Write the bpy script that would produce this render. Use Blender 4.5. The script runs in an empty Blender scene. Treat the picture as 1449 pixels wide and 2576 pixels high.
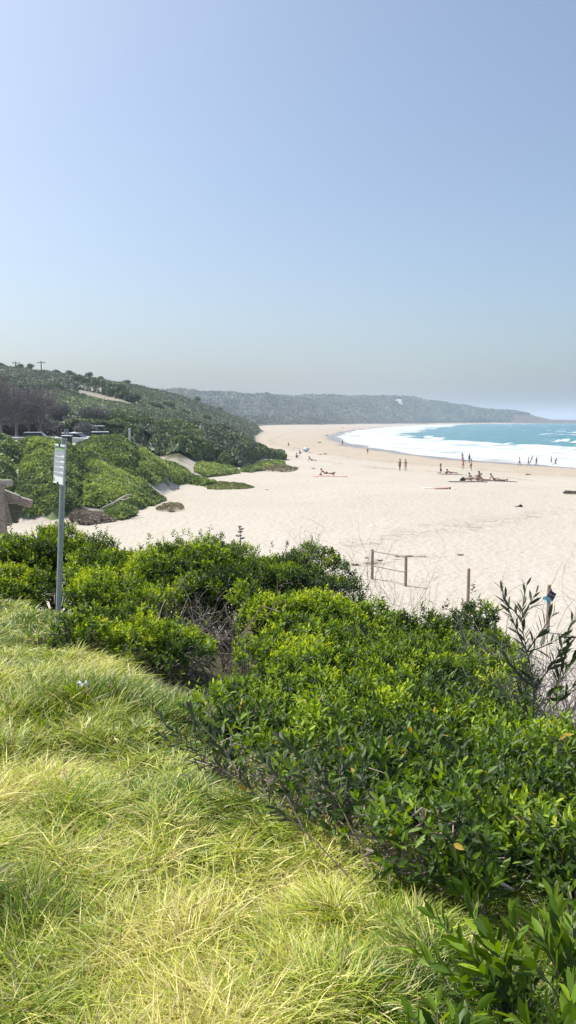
import bpy, math
import numpy as np
from mathutils import Vector, Matrix, Euler

rng = np.random.default_rng(7)
scene = bpy.context.scene
COL = scene.collection
R = math.radians

# ------------------------------------------------------------------ camera model
EYE = 9.0
F = 773.0
PITCH = math.atan((512 - 419.6) / F)
DS = 576 / 1449.0


def ray(u, v):
    """direction slopes (X/Y, dZ/Y) of a point measured on the 1449-wide survey of the place"""
    x = (np.asarray(u) * DS - 288) / F
    y = (512 - np.asarray(v) * DS) / F
    dY = math.cos(PITCH) + y * math.sin(PITCH)
    dZ = -math.sin(PITCH) + y * math.cos(PITCH)
    return x / dY, dZ / dY


def S(Y, v, veg=0.0):
    return EYE + Y * float(ray(0, v)[1]) - veg


# ------------------------------------------------------------------ noise
def _h(ix, iy, s):
    n = (ix.astype(np.int64) * 374761393 + iy.astype(np.int64) * 668265263 + s * 1442695041) & 0x7fffffff
    n = ((n ^ (n >> 13)) * 1274126177) & 0x7fffffff
    n = (n ^ (n >> 16)) & 0x7fffffff
    return n / 0x7fffffff


def vnoise(x, y, s=0):
    x = np.asarray(x, float); y = np.asarray(y, float)
    ix = np.floor(x); iy = np.floor(y)
    fx = x - ix; fy = y - iy
    fx = fx * fx * (3 - 2 * fx); fy = fy * fy * (3 - 2 * fy)
    a = _h(ix, iy, s); b = _h(ix + 1, iy, s); c = _h(ix, iy + 1, s); d = _h(ix + 1, iy + 1, s)
    return (a * (1 - fx) + b * fx) * (1 - fy) + (c * (1 - fx) + d * fx) * fy


def fbm(x, y, s=0, o=4):
    t = 0; a = .5; n = 0
    for k in range(o):
        t = t + a * vnoise(x * 2 ** k, y * 2 ** k, s + 17 * k); n += a; a *= .5
    return t / n


def worley(x, y, s=0):
    ix = np.floor(x); iy = np.floor(y)
    best = np.full(np.shape(x), 9.0); idv = np.zeros(np.shape(x))
    for dx in (-1, 0, 1):
        for dy in (-1, 0, 1):
            cx = ix + dx; cy = iy + dy
            px = cx + .15 + .7 * _h(cx, cy, s); py = cy + .15 + .7 * _h(cx, cy, s + 5)
            d = (x - px) ** 2 + (y - py) ** 2
            m = d < best
            best = np.where(m, d, best); idv = np.where(m, _h(cx, cy, s + 9), idv)
    return np.sqrt(best), idv


def sstep(a, b, x):
    t = np.clip((x - a) / (b - a), 0, 1)
    return t * t * (3 - 2 * t)


# ------------------------------------------------------------------ plan curves
def segdist(x, y, P):
    """distance to polyline and signed side (+ = left of travel)"""
    x = np.asarray(x, float); y = np.asarray(y, float)
    best = np.full(x.shape, 1e18); side = np.ones(x.shape)
    for (ax, ay), (bx, by) in zip(P[:-1], P[1:]):
        dx, dy = bx - ax, by - ay
        L2 = dx * dx + dy * dy
        t = np.clip(((x - ax) * dx + (y - ay) * dy) / L2, 0, 1)
        qx = x - ax - t * dx; qy = y - ay - t * dy
        d = qx * qx + qy * qy
        cr = dx * (y - ay) - dy * (x - ax)
        m = d < best
        best = np.where(m, d, best); side = np.where(m, np.sign(cr), side)
    return np.sqrt(best), side


SHORE = [(190, -60), (110, 60), (70, 120), (56, 143), (48, 156), (41.5, 174), (35, 199), (27, 257), (25, 316), (28, 402),
         (40, 523), (62, 663), (120, 930), (190, 1180), (290, 1450), (430, 1620), (640, 1740), (950, 1850), (1500, 1950), (2600, 2000)]


def shore_d(x, y):
    d, s = segdist(x, y, SHORE)
    return d * s          # + on land (left of travel)


GP = lambda y: 7.4 - .075 * np.clip(y, -5, 14)      # grass bank top
_b = [(1030, 2700), (1020, 2576), (1080, 2400), (1050, 2250), (900, 2150), (700, 2080), (500, 1990), (400, 1900), (360, 1800),
      (190, 1720), (180, 1620), (60, 1545), (0, 1515), (-200, 1490)]
BOUND = [(.8, -6.0), (.5, 1.0)]
for _u, _v in _b[1:]:
    _a, _s = ray(_u, _v)
    _Y = 1.6 / (-float(_s) - .075)
    BOUND.append((float(_a) * _Y, _Y))
BOUND.append((-30, 16))


def bound_d(x, y):
    d, s = segdist(x, y, BOUND)
    return -d * s         # + beyond the grass bank (towards the beach)


# ------------------------------------------------------------------ terrain table: survey column -> (distance, height)
Q = -3.0
COLS = {
    -500: [(40, Q), (44, 1.5), (50, 4.5), (58, 6.5), (100, 6.6), (130, 9), (200, 16), (330, 36), (460, 40), (1000, 30), (1400, 60)],
    0: [(42, Q), (47, 1.5), (50, 3.4), (55, 5.2), (62, S(62, 1095, 1.0)), (70, 6.2), (85, 6.1), (105, 6.4), (120, 7), (150, 9.5), (200, 14), (330, S(330, 920, 2)), (450, 32), (900, 30), (1400, 60)],
    100: [(43, Q), (48, 1.5), (51, 3.2), (56, 4.9), (63, S(63, 1100, 1.0)), (72, 6.0), (85, 6.1), (105, 6.4), (120, 7), (150, 9), (220, 15), (335, S(335, 930, 2)), (450, 30), (900, 28), (1400, 60)],
    200: [(45, Q), (50, 1.7), (55, 3.4), (60, 4.8), (66, S(66, 1118, 1.0)), (75, 5.9), (85, 6), (105, 6.3), (120, 7), (160, 9.5), (240, S(240, 1000, 0)), (345, S(345, 945, 2)), (450, 26), (900, 24), (1400, 60)],
    300: [(47, Q), (52, 1.8), (57, 3.0), (61, S(61, 1195, 1.0)), (66, 3.9), (74, S(74, 1098, 1.0)), (85, 6.1), (105, 6.2), (125, 7), (170, 9.5), (235, S(235, 1012, 0)), (350, S(350, 961, 2)), (450, 22), (900, 20), (1400, 60)],
    350: [(50, Q), (55, 1.8), (60, 2.7), (64, 2.9), (70, 4.4), (76, S(76, 1117, 1.0)), (88, 5), (110, 5.5), (125, 6.8), (170, 8.5), (260, 14), (360, S(360, 968, 2)), (450, 20), (900, 20), (1400, 60)],
    400: [(58, Q), (64, 1.9), (69, 2.8), (76, S(76, 1152, 1.0)), (85, 3.5), (95, 3), (110, 4), (125, S(125, 1066, 1.8)), (140, 6), (200, 8), (300, 14), (380, S(380, 979, 2)), (600, 16), (1000, 20), (1300, 55)],
    450: [(62, Q), (72, 1.7), (78, 2.3), (82, 2.7), (90, 3.3), (100, 4.0), (112, 5.0), (128, S(128, 1066, 1.8)), (140, 6), (200, 7), (300, 12), (400, S(400, 992, 2)), (600, 14), (1000, 20), (1270, 52), (1400, S(1400, 985, 4))],
    500: [(66, Q), (76, 1.7), (80, 1.9), (90, 2.4), (104, 2.9), (115, 4.4), (130, S(130, 1072, 1.8)), (145, 5), (220, 5), (320, 9), (420, S(420, 1009, 2)), (600, 10), (1000, 12), (1280, 50), (1400, S(1400, 987, 4))],
    530: [(70, Q), (100, 1.8), (106, 2.3), (118, 4.2), (132, S(132, 1076, 1.8)), (150, 4.5), (240, 4), (340, 8), (435, S(435, 1021, 2)), (600, 8), (1000, 8), (1280, 50), (1400, S(1400, 988, 4))],
    560: [(95, Q), (106, 1.7), (112, 2.3), (122, 4.3), (135, S(135, 1081, 1.6)), (150, 4), (250, 3.5), (350, 7), (450, S(450, 1033, 2)), (600, 6), (1000, 7), (1280, 48), (1400, S(1400, 990, 4))],
    600: [(98, Q), (108, 1.6), (122, 2.8), (138, S(138, 1096, 1.4)), (150, 3), (300, 3), (400, 6), (480, S(480, 1048, 2)), (600, 3), (900, 5), (1100, 8), (1280, 46), (1400, S(1400, 992, 4))],
    640: [(105, Q), (114, 1.4), (130, 2.0), (143, S(143, 1121, 1.2)), (155, 1.7), (350, 1.8), (430, 3.0), (500, 5), (560, 2), (900, 5), (1100, 8), (1280, 44), (1400, S(1400, 994, 4))],
    700: [(120, Q), (138, 1.3), (147, 1.6), (160, Q), (750, Q), (900, 3.5), (1000, 6.5), (1120, 9), (1300, 42), (1420, S(1420, 998, 4))],
    800: [(900, Q), (960, 3), (1080, 6), (1180, 9), (1340, 36), (1500, S(1500, 1000, 4))],
    870: [(1000, Q), (1080, 3), (1180, 5), (1280, 8), (1400, 38), (1550, S(1550, 997, 4))],
    960: [(1150, Q), (1250, 3), (1350, 6), (1500, 40), (1620, S(1620, 996, 4))],
    1030: [(1300, Q), (1400, 3), (1500, 12), (1600, 40), (1680, S(1680, 1000, 4))],
    1100: [(1480, Q), (1550, 3), (1620, 10), (1760, S(1760, 1011, 4))],
    1160: [(1560, Q), (1620, 3), (1700, 12), (1820, S(1820, 1022, 3))],
    1230: [(1640, Q), (1690, 3), (1740, 10), (1880, S(1880, 1032, 3))],
    1320: [(1720, Q), (1760, 3), (1820, 12), (1930, S(1930, 1037, 3))],
    1350: [(1740, Q), (1780, 3), (1840, 8), (1960, S(1960, 1048, 1))],
    1385: [(1760, Q), (1800, 3), (1860, 5), (1980, S(1980, 1056, 0))],
    1449: [(1780, Q), (1830, 3), (1900, 5.5), (2000, S(2000, 1057, 0))],
    1900: [(1850, Q), (1900, 3), (2000, 6), (2060, 7)],
}
_us = np.array(sorted(COLS))
_ly = np.linspace(math.log(20), math.log(3000), 900)
_tab = np.array([np.interp(_ly, np.log([p[0] for p in COLS[u]]), [p[1] for p in COLS[u]]) for u in _us])
_k = np.hanning(13); _k /= _k.sum()
_tab = np.array([np.convolve(np.pad(r, 6, mode='edge'), _k, mode='valid') for r in _tab])


def table(x, y):
    yy = np.maximum(y, 1.0)
    u = (288 + F * x / yy) / DS
    u = np.clip(u, _us[0], _us[-1] - 1e-6)
    j = np.clip(np.searchsorted(_us, u, side='right') - 1, 0, len(_us) - 2)
    fu = (u - _us[j]) / (_us[j + 1] - _us[j])
    fu = fu * fu * (3 - 2 * fu) * .35 + fu * .65
    ly = (np.log(np.clip(yy, 20, 2999)) - _ly[0]) / (_ly[1] - _ly[0])
    i = np.clip(ly.astype(int), 0, len(_ly) - 2); fy = ly - i
    a = _tab[j, i] * (1 - fy) + _tab[j, i + 1] * fy
    b = _tab[j + 1, i] * (1 - fy) + _tab[j + 1, i + 1] * fy
    return np.where(y > 20, a * (1 - fu) + b * fu, Q)


TRACK = [((u * DS - 288) / F * Y, Y) for u, Y in ((150, 262), (190, 256), (215, 251), (250, 243), (290, 236), (325, 231), (345, 228), (400, 222))]


def smax(a, b, k):
    h = np.clip(.5 + .5 * (a - b) / k, 0, 1)
    return b * (1 - h) + a * h + k * h * (1 - h)


def parts(x, y):
    x = np.asarray(x, float); y = np.asarray(y, float)
    ds = shore_d(x, y)
    sand = np.interp(ds, [-400, -40, -8, 0, 8, 25, 45, 80, 100], [-6, -1.6, -.35, -.02, .33, .95, 1.35, 2.1, 2.4])
    T = table(x, y)
    db = bound_d(x, y)
    N = GP(y) - .27 * np.maximum(db, 0) - .03 * np.clip(db, 0, 3)
    N = np.where(db > 0, N, GP(y) + .0 * db)
    return ds, sand, T, db, N


def H(x, y, full=False):
    x = np.asarray(x, float); y = np.asarray(y, float)
    ds, sand, T, db, N = parts(x, y)
    z = smax(sand, T, .5)
    z = smax(z, N, .35)
    near = sstep(3, 30, y) * (1 - sstep(120, 400, y))
    z = z + near * sstep(2, 15, ds) * ((fbm(x / 6, y / 6, 3) - .5) * .35)
    tm = (y > 180) & (y < 330) & (x < 0)
    if tm.any():
        dt, st = segdist(x[tm], y[tm], TRACK)
        sd = dt * st; u = (288 + F * x[tm] / y[tm]) / DS
        z = z.copy(); z[tm] += .8 * sstep(-1.5, 5, sd) * (1 - sstep(8, 60, sd)) * sstep(165, 205, u) * (1 - sstep(330, 370, u))
    mound = (fbm(x / .7, y / .7, 31, 3) - .5) * .24
    z = z + np.where(y < 30, mound * (1 - sstep(-1, 3, db)), 0)
    fh = y > 850
    if fh.any():
        z = z.copy(); q = sstep(8, 30, T[fh])
        rg = np.abs(fbm(x[fh] / 70, y[fh] / 260, 33, 4) - .5) * 2
        z[fh] += q * ((rg - .22) * 9 + (fbm(x[fh] / 90, y[fh] / 120, 34, 3) - .5) * 4)
    if full:
        return z, ds, sand, T, db, N
    return z


def H1(x, y):
    return float(H(np.array([x]), np.array([y]))[0])


_ys = np.exp(np.linspace(math.log(1.5), math.log(2600), 5000))


def hit(u, v):
    """where the sight line of a surveyed point meets the ground"""
    a, b = ray(u, v); a = float(a); b = float(b)
    z = EYE + b * _ys
    h = H(a * _ys, _ys)
    k = np.argmax(h >= z)
    if h[k] < z[k]:
        k = len(_ys) - 1
    Y = _ys[k]
    return a * Y, Y, float(h[k])


# ------------------------------------------------------------------ mesh helpers
def tag(o, label=None, cat=None, group=None, kind=None):
    if label: o['label'] = label
    if cat: o['category'] = cat
    if group: o['group'] = group
    if kind: o['kind'] = kind
    return o


def empty(name, loc=(0, 0, 0), rz=0.0):
    o = bpy.data.objects.new(name, None); o.empty_display_size = .3
    COL.objects.link(o); o.location = loc; o.rotation_euler = (0, 0, rz)
    return o


def np_mesh(name, V, faces, mat=None, parent=None, smooth=False, fattr=None, vattr=None):
    """faces: list of int arrays (n,k)"""
    V = np.asarray(V, np.float32).reshape(-1, 3)
    me = bpy.data.meshes.new(name)
    faces = [np.asarray(f, np.int32) for f in faces if len(f)]
    sizes = np.concatenate([np.full(len(f), f.shape[1], np.int32) for f in faces])
    loops = np.concatenate([f.ravel() for f in faces])
    me.vertices.add(len(V)); me.vertices.foreach_set('co', V.ravel())
    me.loops.add(len(loops)); me.loops.foreach_set('vertex_index', loops)
    me.polygons.add(len(sizes))
    st = np.concatenate([[0], np.cumsum(sizes)[:-1]]).astype(np.int32)
    me.polygons.foreach_set('loop_start', st)
    me.polygons.foreach_set('loop_total', sizes)
    if smooth:
        me.polygons.foreach_set('use_smooth', np.ones(len(sizes), bool))
    for d, dom in ((fattr, 'FACE'), (vattr, 'POINT')):
        for k, arr in (d or {}).items():
            at = me.attributes.new(k, 'FLOAT', dom)
            at.data.foreach_set('value', np.asarray(arr, np.float32).ravel())
    me.update(calc_edges=True)
    me.validate()
    if mat: me.materials.append(mat)
    o = bpy.data.objects.new(name, me); COL.objects.link(o)
    if parent: o.parent = parent
    return o


def grid_faces(nr, nc):
    i = np.arange(nr - 1)[:, None] * nc + np.arange(nc - 1)[None, :]
    return np.stack([i, i + 1, i + 1 + nc, i + nc], -1).reshape(-1, 4)


class MB:
    """collects small solids into one mesh"""
    def __init__(s): s.v = []; s.f = []; s.n = 0; s.sm = []

    def add(s, V, Fs):
        V = [tuple(p) for p in V]
        s.v += V
        s.f += [tuple(i + s.n for i in f) for f in Fs]
        s.n += len(V)

    def box(s, c, d, rot=None, bev=0.0):
        x, y, z = (q / 2 for q in d)
        if bev:
            b = min(bev, x * .9, y * .9, z * .9)
            pts = []
            for sz, inset in ((-z, b), (-z + b, 0), (z - b, 0), (z, b)):
                for px, py in ((-1, -1), (1, -1), (1, 1), (-1, 1)):
                    pts.append(Vector((px * (x - inset), py * (y - inset), sz)))
            Fs = [(3, 2, 1, 0), (12, 13, 14, 15)]
            for k in range(3):
                for q in range(4):
                    a = k * 4 + q; b2 = k * 4 + (q + 1) % 4
                    Fs.append((a, b2, b2 + 4, a + 4))
        else:
            pts = [Vector((a, b, cc)) for cc in (-z, z) for a, b in ((-x, -y), (x, -y), (x, y), (-x, y))]
            Fs = [(3, 2, 1, 0), (4, 5, 6, 7), (0, 1, 5, 4), (1, 2, 6, 5), (2, 3, 7, 6), (3, 0, 4, 7)]
        if rot is not None: pts = [rot @ p for p in pts]
        s.add([p + Vector(c) for p in pts], Fs)
        return s

    def tube(s, pts, rad, n=6, cap=True):
        pts = [Vector(p) for p in pts]
        if not hasattr(rad, '__len__'): rad = [rad] * len(pts)
        V = []
        up = Vector((0.13, 0.21, .97))
        for i, p in enumerate(pts):
            d = (pts[min(i + 1, len(pts) - 1)] - pts[max(i - 1, 0)])
            if d.length < 1e-9: d = Vector((0, 0, 1))
            d.normalize()
            a = d.cross(up)
            if a.length < .1: a = d.cross(Vector((1, 0, 0)))
            a.normalize(); b = d.cross(a)
            for k in range(n):
                t = 2 * math.pi * k / n
                V.append(p + (a * math.cos(t) + b * math.sin(t)) * rad[i])
        Fs = []
        for i in range(len(pts) - 1):
            for k in range(n):
                k2 = (k + 1) % n
                Fs.append((i * n + k, i * n + k2, (i + 1) * n + k2, (i + 1) * n + k))
        if cap:
            Fs.append(tuple(range(n - 1, -1, -1))); Fs.append(tuple(range((len(pts) - 1) * n, len(pts) * n)))
        s.add(V, Fs)
        return s

    def build(s, name, mat, parent=None, smooth=False, loc=None):
        me = bpy.data.meshes.new(name)
        me.from_pydata(s.v, [], s.f)
        if smooth:
            me.polygons.foreach_set('use_smooth', [True] * len(me.polygons))
        me.update()
        if mat: me.materials.append(mat)
        o = bpy.data.objects.new(name, me); COL.objects.link(o)
        if parent: o.parent = parent
        if loc: o.location = loc
        return o


# ------------------------------------------------------------------ materials
def new_mat(name):
    m = bpy.data.materials.new(name); m.use_nodes = True
    nt = m.node_tree; nt.nodes.clear()
    out = nt.nodes.new('ShaderNodeOutputMaterial')
    return m, nt, out


def nd(nt, t, **kw):
    n = nt.nodes.new(t)
    for k, v in kw.items():
        if k in n.inputs: n.inputs[k].default_value = v
        else: setattr(n, k, v)
    return n


def ramp(nt, fac, stops):
    r = nt.nodes.new('ShaderNodeValToRGB')
    el = r.color_ramp.elements
    while len(el) < len(stops): el.new(.5)
    for e, (p, c) in zip(el, stops):
        e.position = p; e.color = (*c, 1) if len(c) == 3 else c
    nt.links.new(fac, r.inputs[0])
    return r.outputs[0]


def mixc(nt, fac, a, b, mode='MIX'):
    m = nt.nodes.new('ShaderNodeMix'); m.data_type = 'RGBA'; m.blend_type = mode
    for sock, val in ((m.inputs[0], fac), (m.inputs[6], a), (m.inputs[7], b)):
        if hasattr(val, 'links'): nt.links.new(val, sock)
        elif isinstance(val, (int, float)): sock.default_value = val
        else: sock.default_value = (*val, 1)
    return m.outputs[2]


def math_n(nt, op, a, b=0.0, clamp=False):
    m = nt.nodes.new('ShaderNodeMath'); m.operation = op; m.use_clamp = clamp
    for sock, val in ((m.inputs[0], a), (m.inputs[1], b)):
        if hasattr(val, 'links'): nt.links.new(val, sock)
        else: sock.default_value = val
    return m.outputs[0]


def attr(nt, name):
    a = nt.nodes.new('ShaderNodeAttribute'); a.attribute_name = name
    return a.outputs['Fac']


def noise(nt, scale, detail=4, rough=.55, vec=None, dist=0.0):
    n = nt.nodes.new('ShaderNodeTexNoise')
    n.inputs['Scale'].default_value = scale; n.inputs['Detail'].default_value = detail
    n.inputs['Roughness'].default_value = rough; n.inputs['Distortion'].default_value = dist
    if vec is None:
        tc = nt.nodes.new('ShaderNodeTexCoord'); vec = tc.outputs['Object']
    nt.links.new(vec, n.inputs['Vector'])
    return n.outputs['Fac']


def simple(name, col, rough=.7, var=.15, scale=8.0, metal=0.0, bump=0.0, spec=.5):
    m, nt, out = new_mat(name)
    p = nt.nodes.new('ShaderNodeBsdfPrincipled')
    f = noise(nt, scale)
    c0 = tuple(max(0, c * (1 - var)) for c in col); c1 = tuple(min(1, c * (1 + var)) for c in col)
    nt.links.new(ramp(nt, f, [(.3, c0), (.7, c1)]), p.inputs['Base Color'])
    p.inputs['Roughness'].default_value = rough; p.inputs['Metallic'].default_value = metal
    p.inputs['Specular IOR Level'].default_value = spec
    if bump:
        b = nt.nodes.new('ShaderNodeBump'); b.inputs['Strength'].default_value = bump; b.inputs['Distance'].default_value = .02
        nt.links.new(f, b.inputs['Height']); nt.links.new(b.outputs[0], p.inputs['Normal'])
    nt.links.new(p.outputs[0], out.inputs[0])
    return m


def leaf_mat(name, stops, trans=.35, rough=.45, tcol=1.25, spec=.5):
    """colour by the leaf's own age/kind ('tone'), with light passing through the blade"""
    m, nt, out = new_mat(name)
    p = nt.nodes.new('ShaderNodeBsdfPrincipled')
    c = ramp(nt, attr(nt, 'tone'), stops)
    hv = nt.nodes.new('ShaderNodeHueSaturation')
    nt.links.new(c, hv.inputs['Color'])
    nt.links.new(math_n(nt, 'MULTIPLY_ADD', attr(nt, 'rnd'), .5), hv.inputs['Value'])
    hv.inputs['Value'].links[0].from_node.inputs[2].default_value = .75
    nt.links.new(hv.outputs[0], p.inputs['Base Color'])
    p.inputs['Roughness'].default_value = rough; p.inputs['Specular IOR Level'].default_value = spec
    t = nt.nodes.new('ShaderNodeBsdfTranslucent')
    g = nt.nodes.new('ShaderNodeHueSaturation'); g.inputs['Saturation'].default_value = 1.12; g.inputs['Value'].default_value = tcol
    g.inputs['Hue'].default_value = .492
    nt.links.new(hv.outputs[0], g.inputs['Color']); nt.links.new(g.outputs[0], t.inputs[0])
    ms = nt.nodes.new('ShaderNodeMixShader'); ms.inputs[0].default_value = trans
    nt.links.new(p.outputs[0], ms.inputs[1]); nt.links.new(t.outputs[0], ms.inputs[2])
    nt.links.new(ms.outputs[0], out.inputs[0])
    return m
# ================================================================== ground
def ground_material():
    m, nt, out = new_mat('ground_mix')
    p = nt.nodes.new('ShaderNodeBsdfPrincipled')
    tc = nt.nodes.new('ShaderNodeTexCoord').outputs['Object']
    # dry sand: cream with faint pink and tan variation
    big = noise(nt, .035, 5, .6, tc)
    fine = noise(nt, 3.2, 3, .6, tc)
    sand = ramp(nt, big, [(.3, SAND_A), (.7, SAND_B)])
    sand = mixc(nt, math_n(nt, 'MULTIPLY', fine, .25), sand, tuple(c * .82 for c in SAND_A))
    # trampled marks
    mp = nt.nodes.new('ShaderNodeMapping'); nt.links.new(tc, mp.inputs[0]); mp.inputs['Scale'].default_value = (1, .85, 1)
    vor = nt.nodes.new('ShaderNodeTexVoronoi'); vor.inputs['Scale'].default_value = 2.4
    vor.inputs['Randomness'].default_value = 1
    nt.links.new(mp.outputs[0], vor.inputs['Vector'])
    # firm tan sand near the water, wet sand at the edge, weed line
    streak = noise(nt, .09, 5, .65, mp.outputs[0], 1.2)
    tanf = math_n(nt, 'MULTIPLY', attr(nt, 'firm'), math_n(nt, 'MULTIPLY_ADD', streak, 1.2))
    sand = mixc(nt, math_n(nt, 'MULTIPLY', tanf, .8, True), sand, SAND_TAN)
    weed = ramp(nt, noise(nt, .8, 6, .75, mp.outputs[0], 1.5), [(.47, (0, 0, 0)), (.62, (1, 1, 1))])
    sand = mixc(nt, math_n(nt, 'MULTIPLY', attr(nt, 'weed'), weed, True), sand, (.16, .12, .08))
    sand = mixc(nt, attr(nt, 'wet'), sand, (.185, .175, .17))
    soil = ramp(nt, noise(nt, 1.2, 6, .7, tc), [(.3, (.035, .04, .018)), (.7, (.085, .08, .04))])
    col = mixc(nt, attr(nt, 'veg'), sand, soil)
    rock = ramp(nt, noise(nt, .03, 6, .7, tc), [(.35, (.06, .045, .04)), (.65, (.17, .12, .09))])
    col = mixc(nt, attr(nt, 'rock'), col, rock)
    pave = ramp(nt, noise(nt, .5, 4, .6, tc), [(.3, (.34, .32, .31)), (.7, (.42, .40, .38))])
    col = mixc(nt, attr(nt, 'pave'), col, pave)
    nt.links.new(col, p.inputs['Base Color'])
    rg = math_n(nt, 'MULTIPLY_ADD', attr(nt, 'wet'), -.5); rg.node.inputs[2].default_value = .85
    nt.links.new(rg, p.inputs['Roughness'])
    p.inputs['Specular IOR Level'].default_value = .25
    b1 = nt.nodes.new('ShaderNodeBump'); b1.inputs['Strength'].default_value = .9; b1.inputs['Distance'].default_value = .095
    dry = math_n(nt, 'SUBTRACT', 1.0, attr(nt, 'wet'))
    hgt = math_n(nt, 'ADD', math_n(nt, 'MULTIPLY', vor.outputs['Distance'], .55), math_n(nt, 'MULTIPLY', noise(nt, 3.4, 3, .6, mp.outputs[0], .2), 1.0))
    nt.links.new(math_n(nt, 'MULTIPLY', hgt, dry), b1.inputs['Height'])
    nt.links.new(b1.outputs[0], p.inputs['Normal'])
    nt.links.new(p.outputs[0], out.inputs[0])
    return m


SAND_A = (.41, .368, .305)
SAND_B = (.47, .432, .365)
SAND_TAN = (.375, .31, .235)


def poly_in(x, y, P):
    ins = np.zeros(np.shape(x), bool)
    n = len(P)
    for i in range(n):
        ax, ay = P[i]; bx, by = P[(i + 1) % n]
        if ay == by: continue
        c = ((ay > y) != (by > y)) & (x < (bx - ax) * (y - ay) / (by - ay) + ax)
        ins ^= c
    return ins


def uY(P):
    """survey column + distance -> plan"""
    return [((u * DS - 288) / F * Y, Y) for u, Y in P]


PAVE = uY([(-200, 86), (60, 84), (150, 82), (250, 84), (300, 92), (290, 108), (150, 112), (-200, 112)])
PATH2 = [((u * DS - 288) / F * Y, Y) for u, Y in ((130, 150), (180, 138), (215, 132), (240, 128))]
DSC = [(u, Y) for u, Y in ((0, 0), )]


def build_ground():
    t = np.concatenate([np.linspace(-2.2, -.46, 50)[:-1], np.linspace(-.46, .46, 640), np.linspace(.46, 2.2, 50)[1:]])
    s = np.concatenate([np.linspace(-7.5, .8, 14)[:-1], np.exp(np.linspace(math.log(.8), math.log(20), 230))[:-1],
                        np.exp(np.linspace(math.log(20), math.log(700), 400))[:-1], np.exp(np.linspace(math.log(700), math.log(3600), 160))])
    off = 8.0
    # widen to the sides near the camera so that the sheet also lies beside and behind it
    Y = s[:, None] + 0 * t[None, :]
    wid = np.where(s > 30, s, np.maximum(s, 0) + 8 * (1 - np.clip(s / 30, 0, 1)) ** 2)
    tt = t[None, :]
    X = tt * np.where(np.abs(tt) < .46, np.maximum(s, 1.0)[:, None] + 3.0 * np.clip(1 - s / 20, 0, 1)[:, None], wid[:, None] + 3.0 * np.clip(1 - s / 20, 0, 1)[:, None])
    x = X.ravel(); y = Y.ravel()
    z, ds, sand, T, db, N = H(x, y, True)
    tmask = sstep(.15, .6, T - sand)
    nmask = sstep(.2, 1.0, N - sand) * (y < 40) * (1 - sstep(4.5, 7.5, db + (fbm(x / 1.2, y / 1.2, 19) - .5) * 4))
    veg = np.maximum(tmask, nmask)
    # sand shows on the seaward dune toes
    u = (288 + F * x / np.maximum(y, 1)) / DS
    veg = np.where((y > 48) & (y < 108), veg * sstep(1.2, 2.0, T - sand + (fbm(x / 3, y / 3, 8) - .5) * 1.0), veg)
    dtr, sgn = segdist(x, y, TRACK); dp2, _ = segdist(x, y, PATH2)
    sdt = dtr * sgn + (fbm(x / 4, y / 4, 5) - .5) * 2
    bare = np.maximum(sstep(-3.5, -2, sdt) * (1 - sstep(3.5, 5.5, sdt)) * sstep(195, 210, u) * (1 - sstep(335, 350, u)) * (y < 300), 1 - sstep(2, 3.5, dp2))
    # pale blow-out on the far headland
    b3 = uY([(985, 1680), (1000, 1685), (1012, 1600), (1010, 1540), (992, 1560), (982, 1620)])
    bare = np.maximum(bare, poly_in(x + (fbm(x / 20, y / 20, 2) - .5) * 14, y, b3).astype(float))
    veg = veg * (1 - bare * np.where(y < 320, .5, .9))
    wet = (1 - sstep(4.5, 10, ds + (fbm(x / 9, y / 14, 14) - .5) * 8)) * (y > 20)
    firm = np.clip(1 - sstep(22, 44, ds + (fbm(x / 15, y / 22, 15, 3) - .5) * 18), 0, 1)
    firm = np.maximum(firm, .75 * sstep(150, 260, y) * (1 - tmask))
    wl = ds + (fbm(x / 12, y / 12, 21) - .5) * 10
    weed = np.exp(-((wl - 31) / 1.1) ** 2) * sstep(90, 110, y) + .8 * np.exp(-((wl - 44) / 1.0) ** 2) * sstep(60, 80, y)
    # trampled grey hollow in front, and the scrap line by the rope fence
    e = [hit(a, b)[:2] for a, b in ((1440, 1285), (1200, 1320), (1000, 1345), (900, 1370))]
    dd, _ = segdist(x, y, e)
    weed = np.maximum(weed, .7 * np.exp(-((dd + (fbm(x / 2, y / 2, 5) - .5) * 3) / 1.6) ** 2))
    e = [hit(a, b)[:2] for a, b in ((860, 1428), (930, 1418), (1000, 1405), (1090, 1398))]
    dd, _ = segdist(x, y, e)
    weed = np.maximum(weed, 1.3 * np.exp(-((dd + (fbm(x / 1.5, y / 1.5, 6) - .5) * .5) / .5) ** 2))
    weed = weed * (1 - veg)
    rock = sstep(1340, 1390, u) * (y > 1600) + .0
    rock = np.maximum(rock, sstep(1235, 1300, u) * (y > 1700) * (T < 22) * .9)
    pave = poly_in(x, y, PAVE).astype(float)
    o = np_mesh('ground', np.stack([x, y, z], 1), [grid_faces(len(s), len(t))], ground_material(), smooth=True,
                vattr=dict(veg=veg, wet=wet, firm=firm, weed=weed, rock=np.clip(rock, 0, 1), pave=pave))
    tag(o, 'pale cream beach sand rising to a grassy bank and dune hills', 'ground', kind='structure')
    return o


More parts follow.
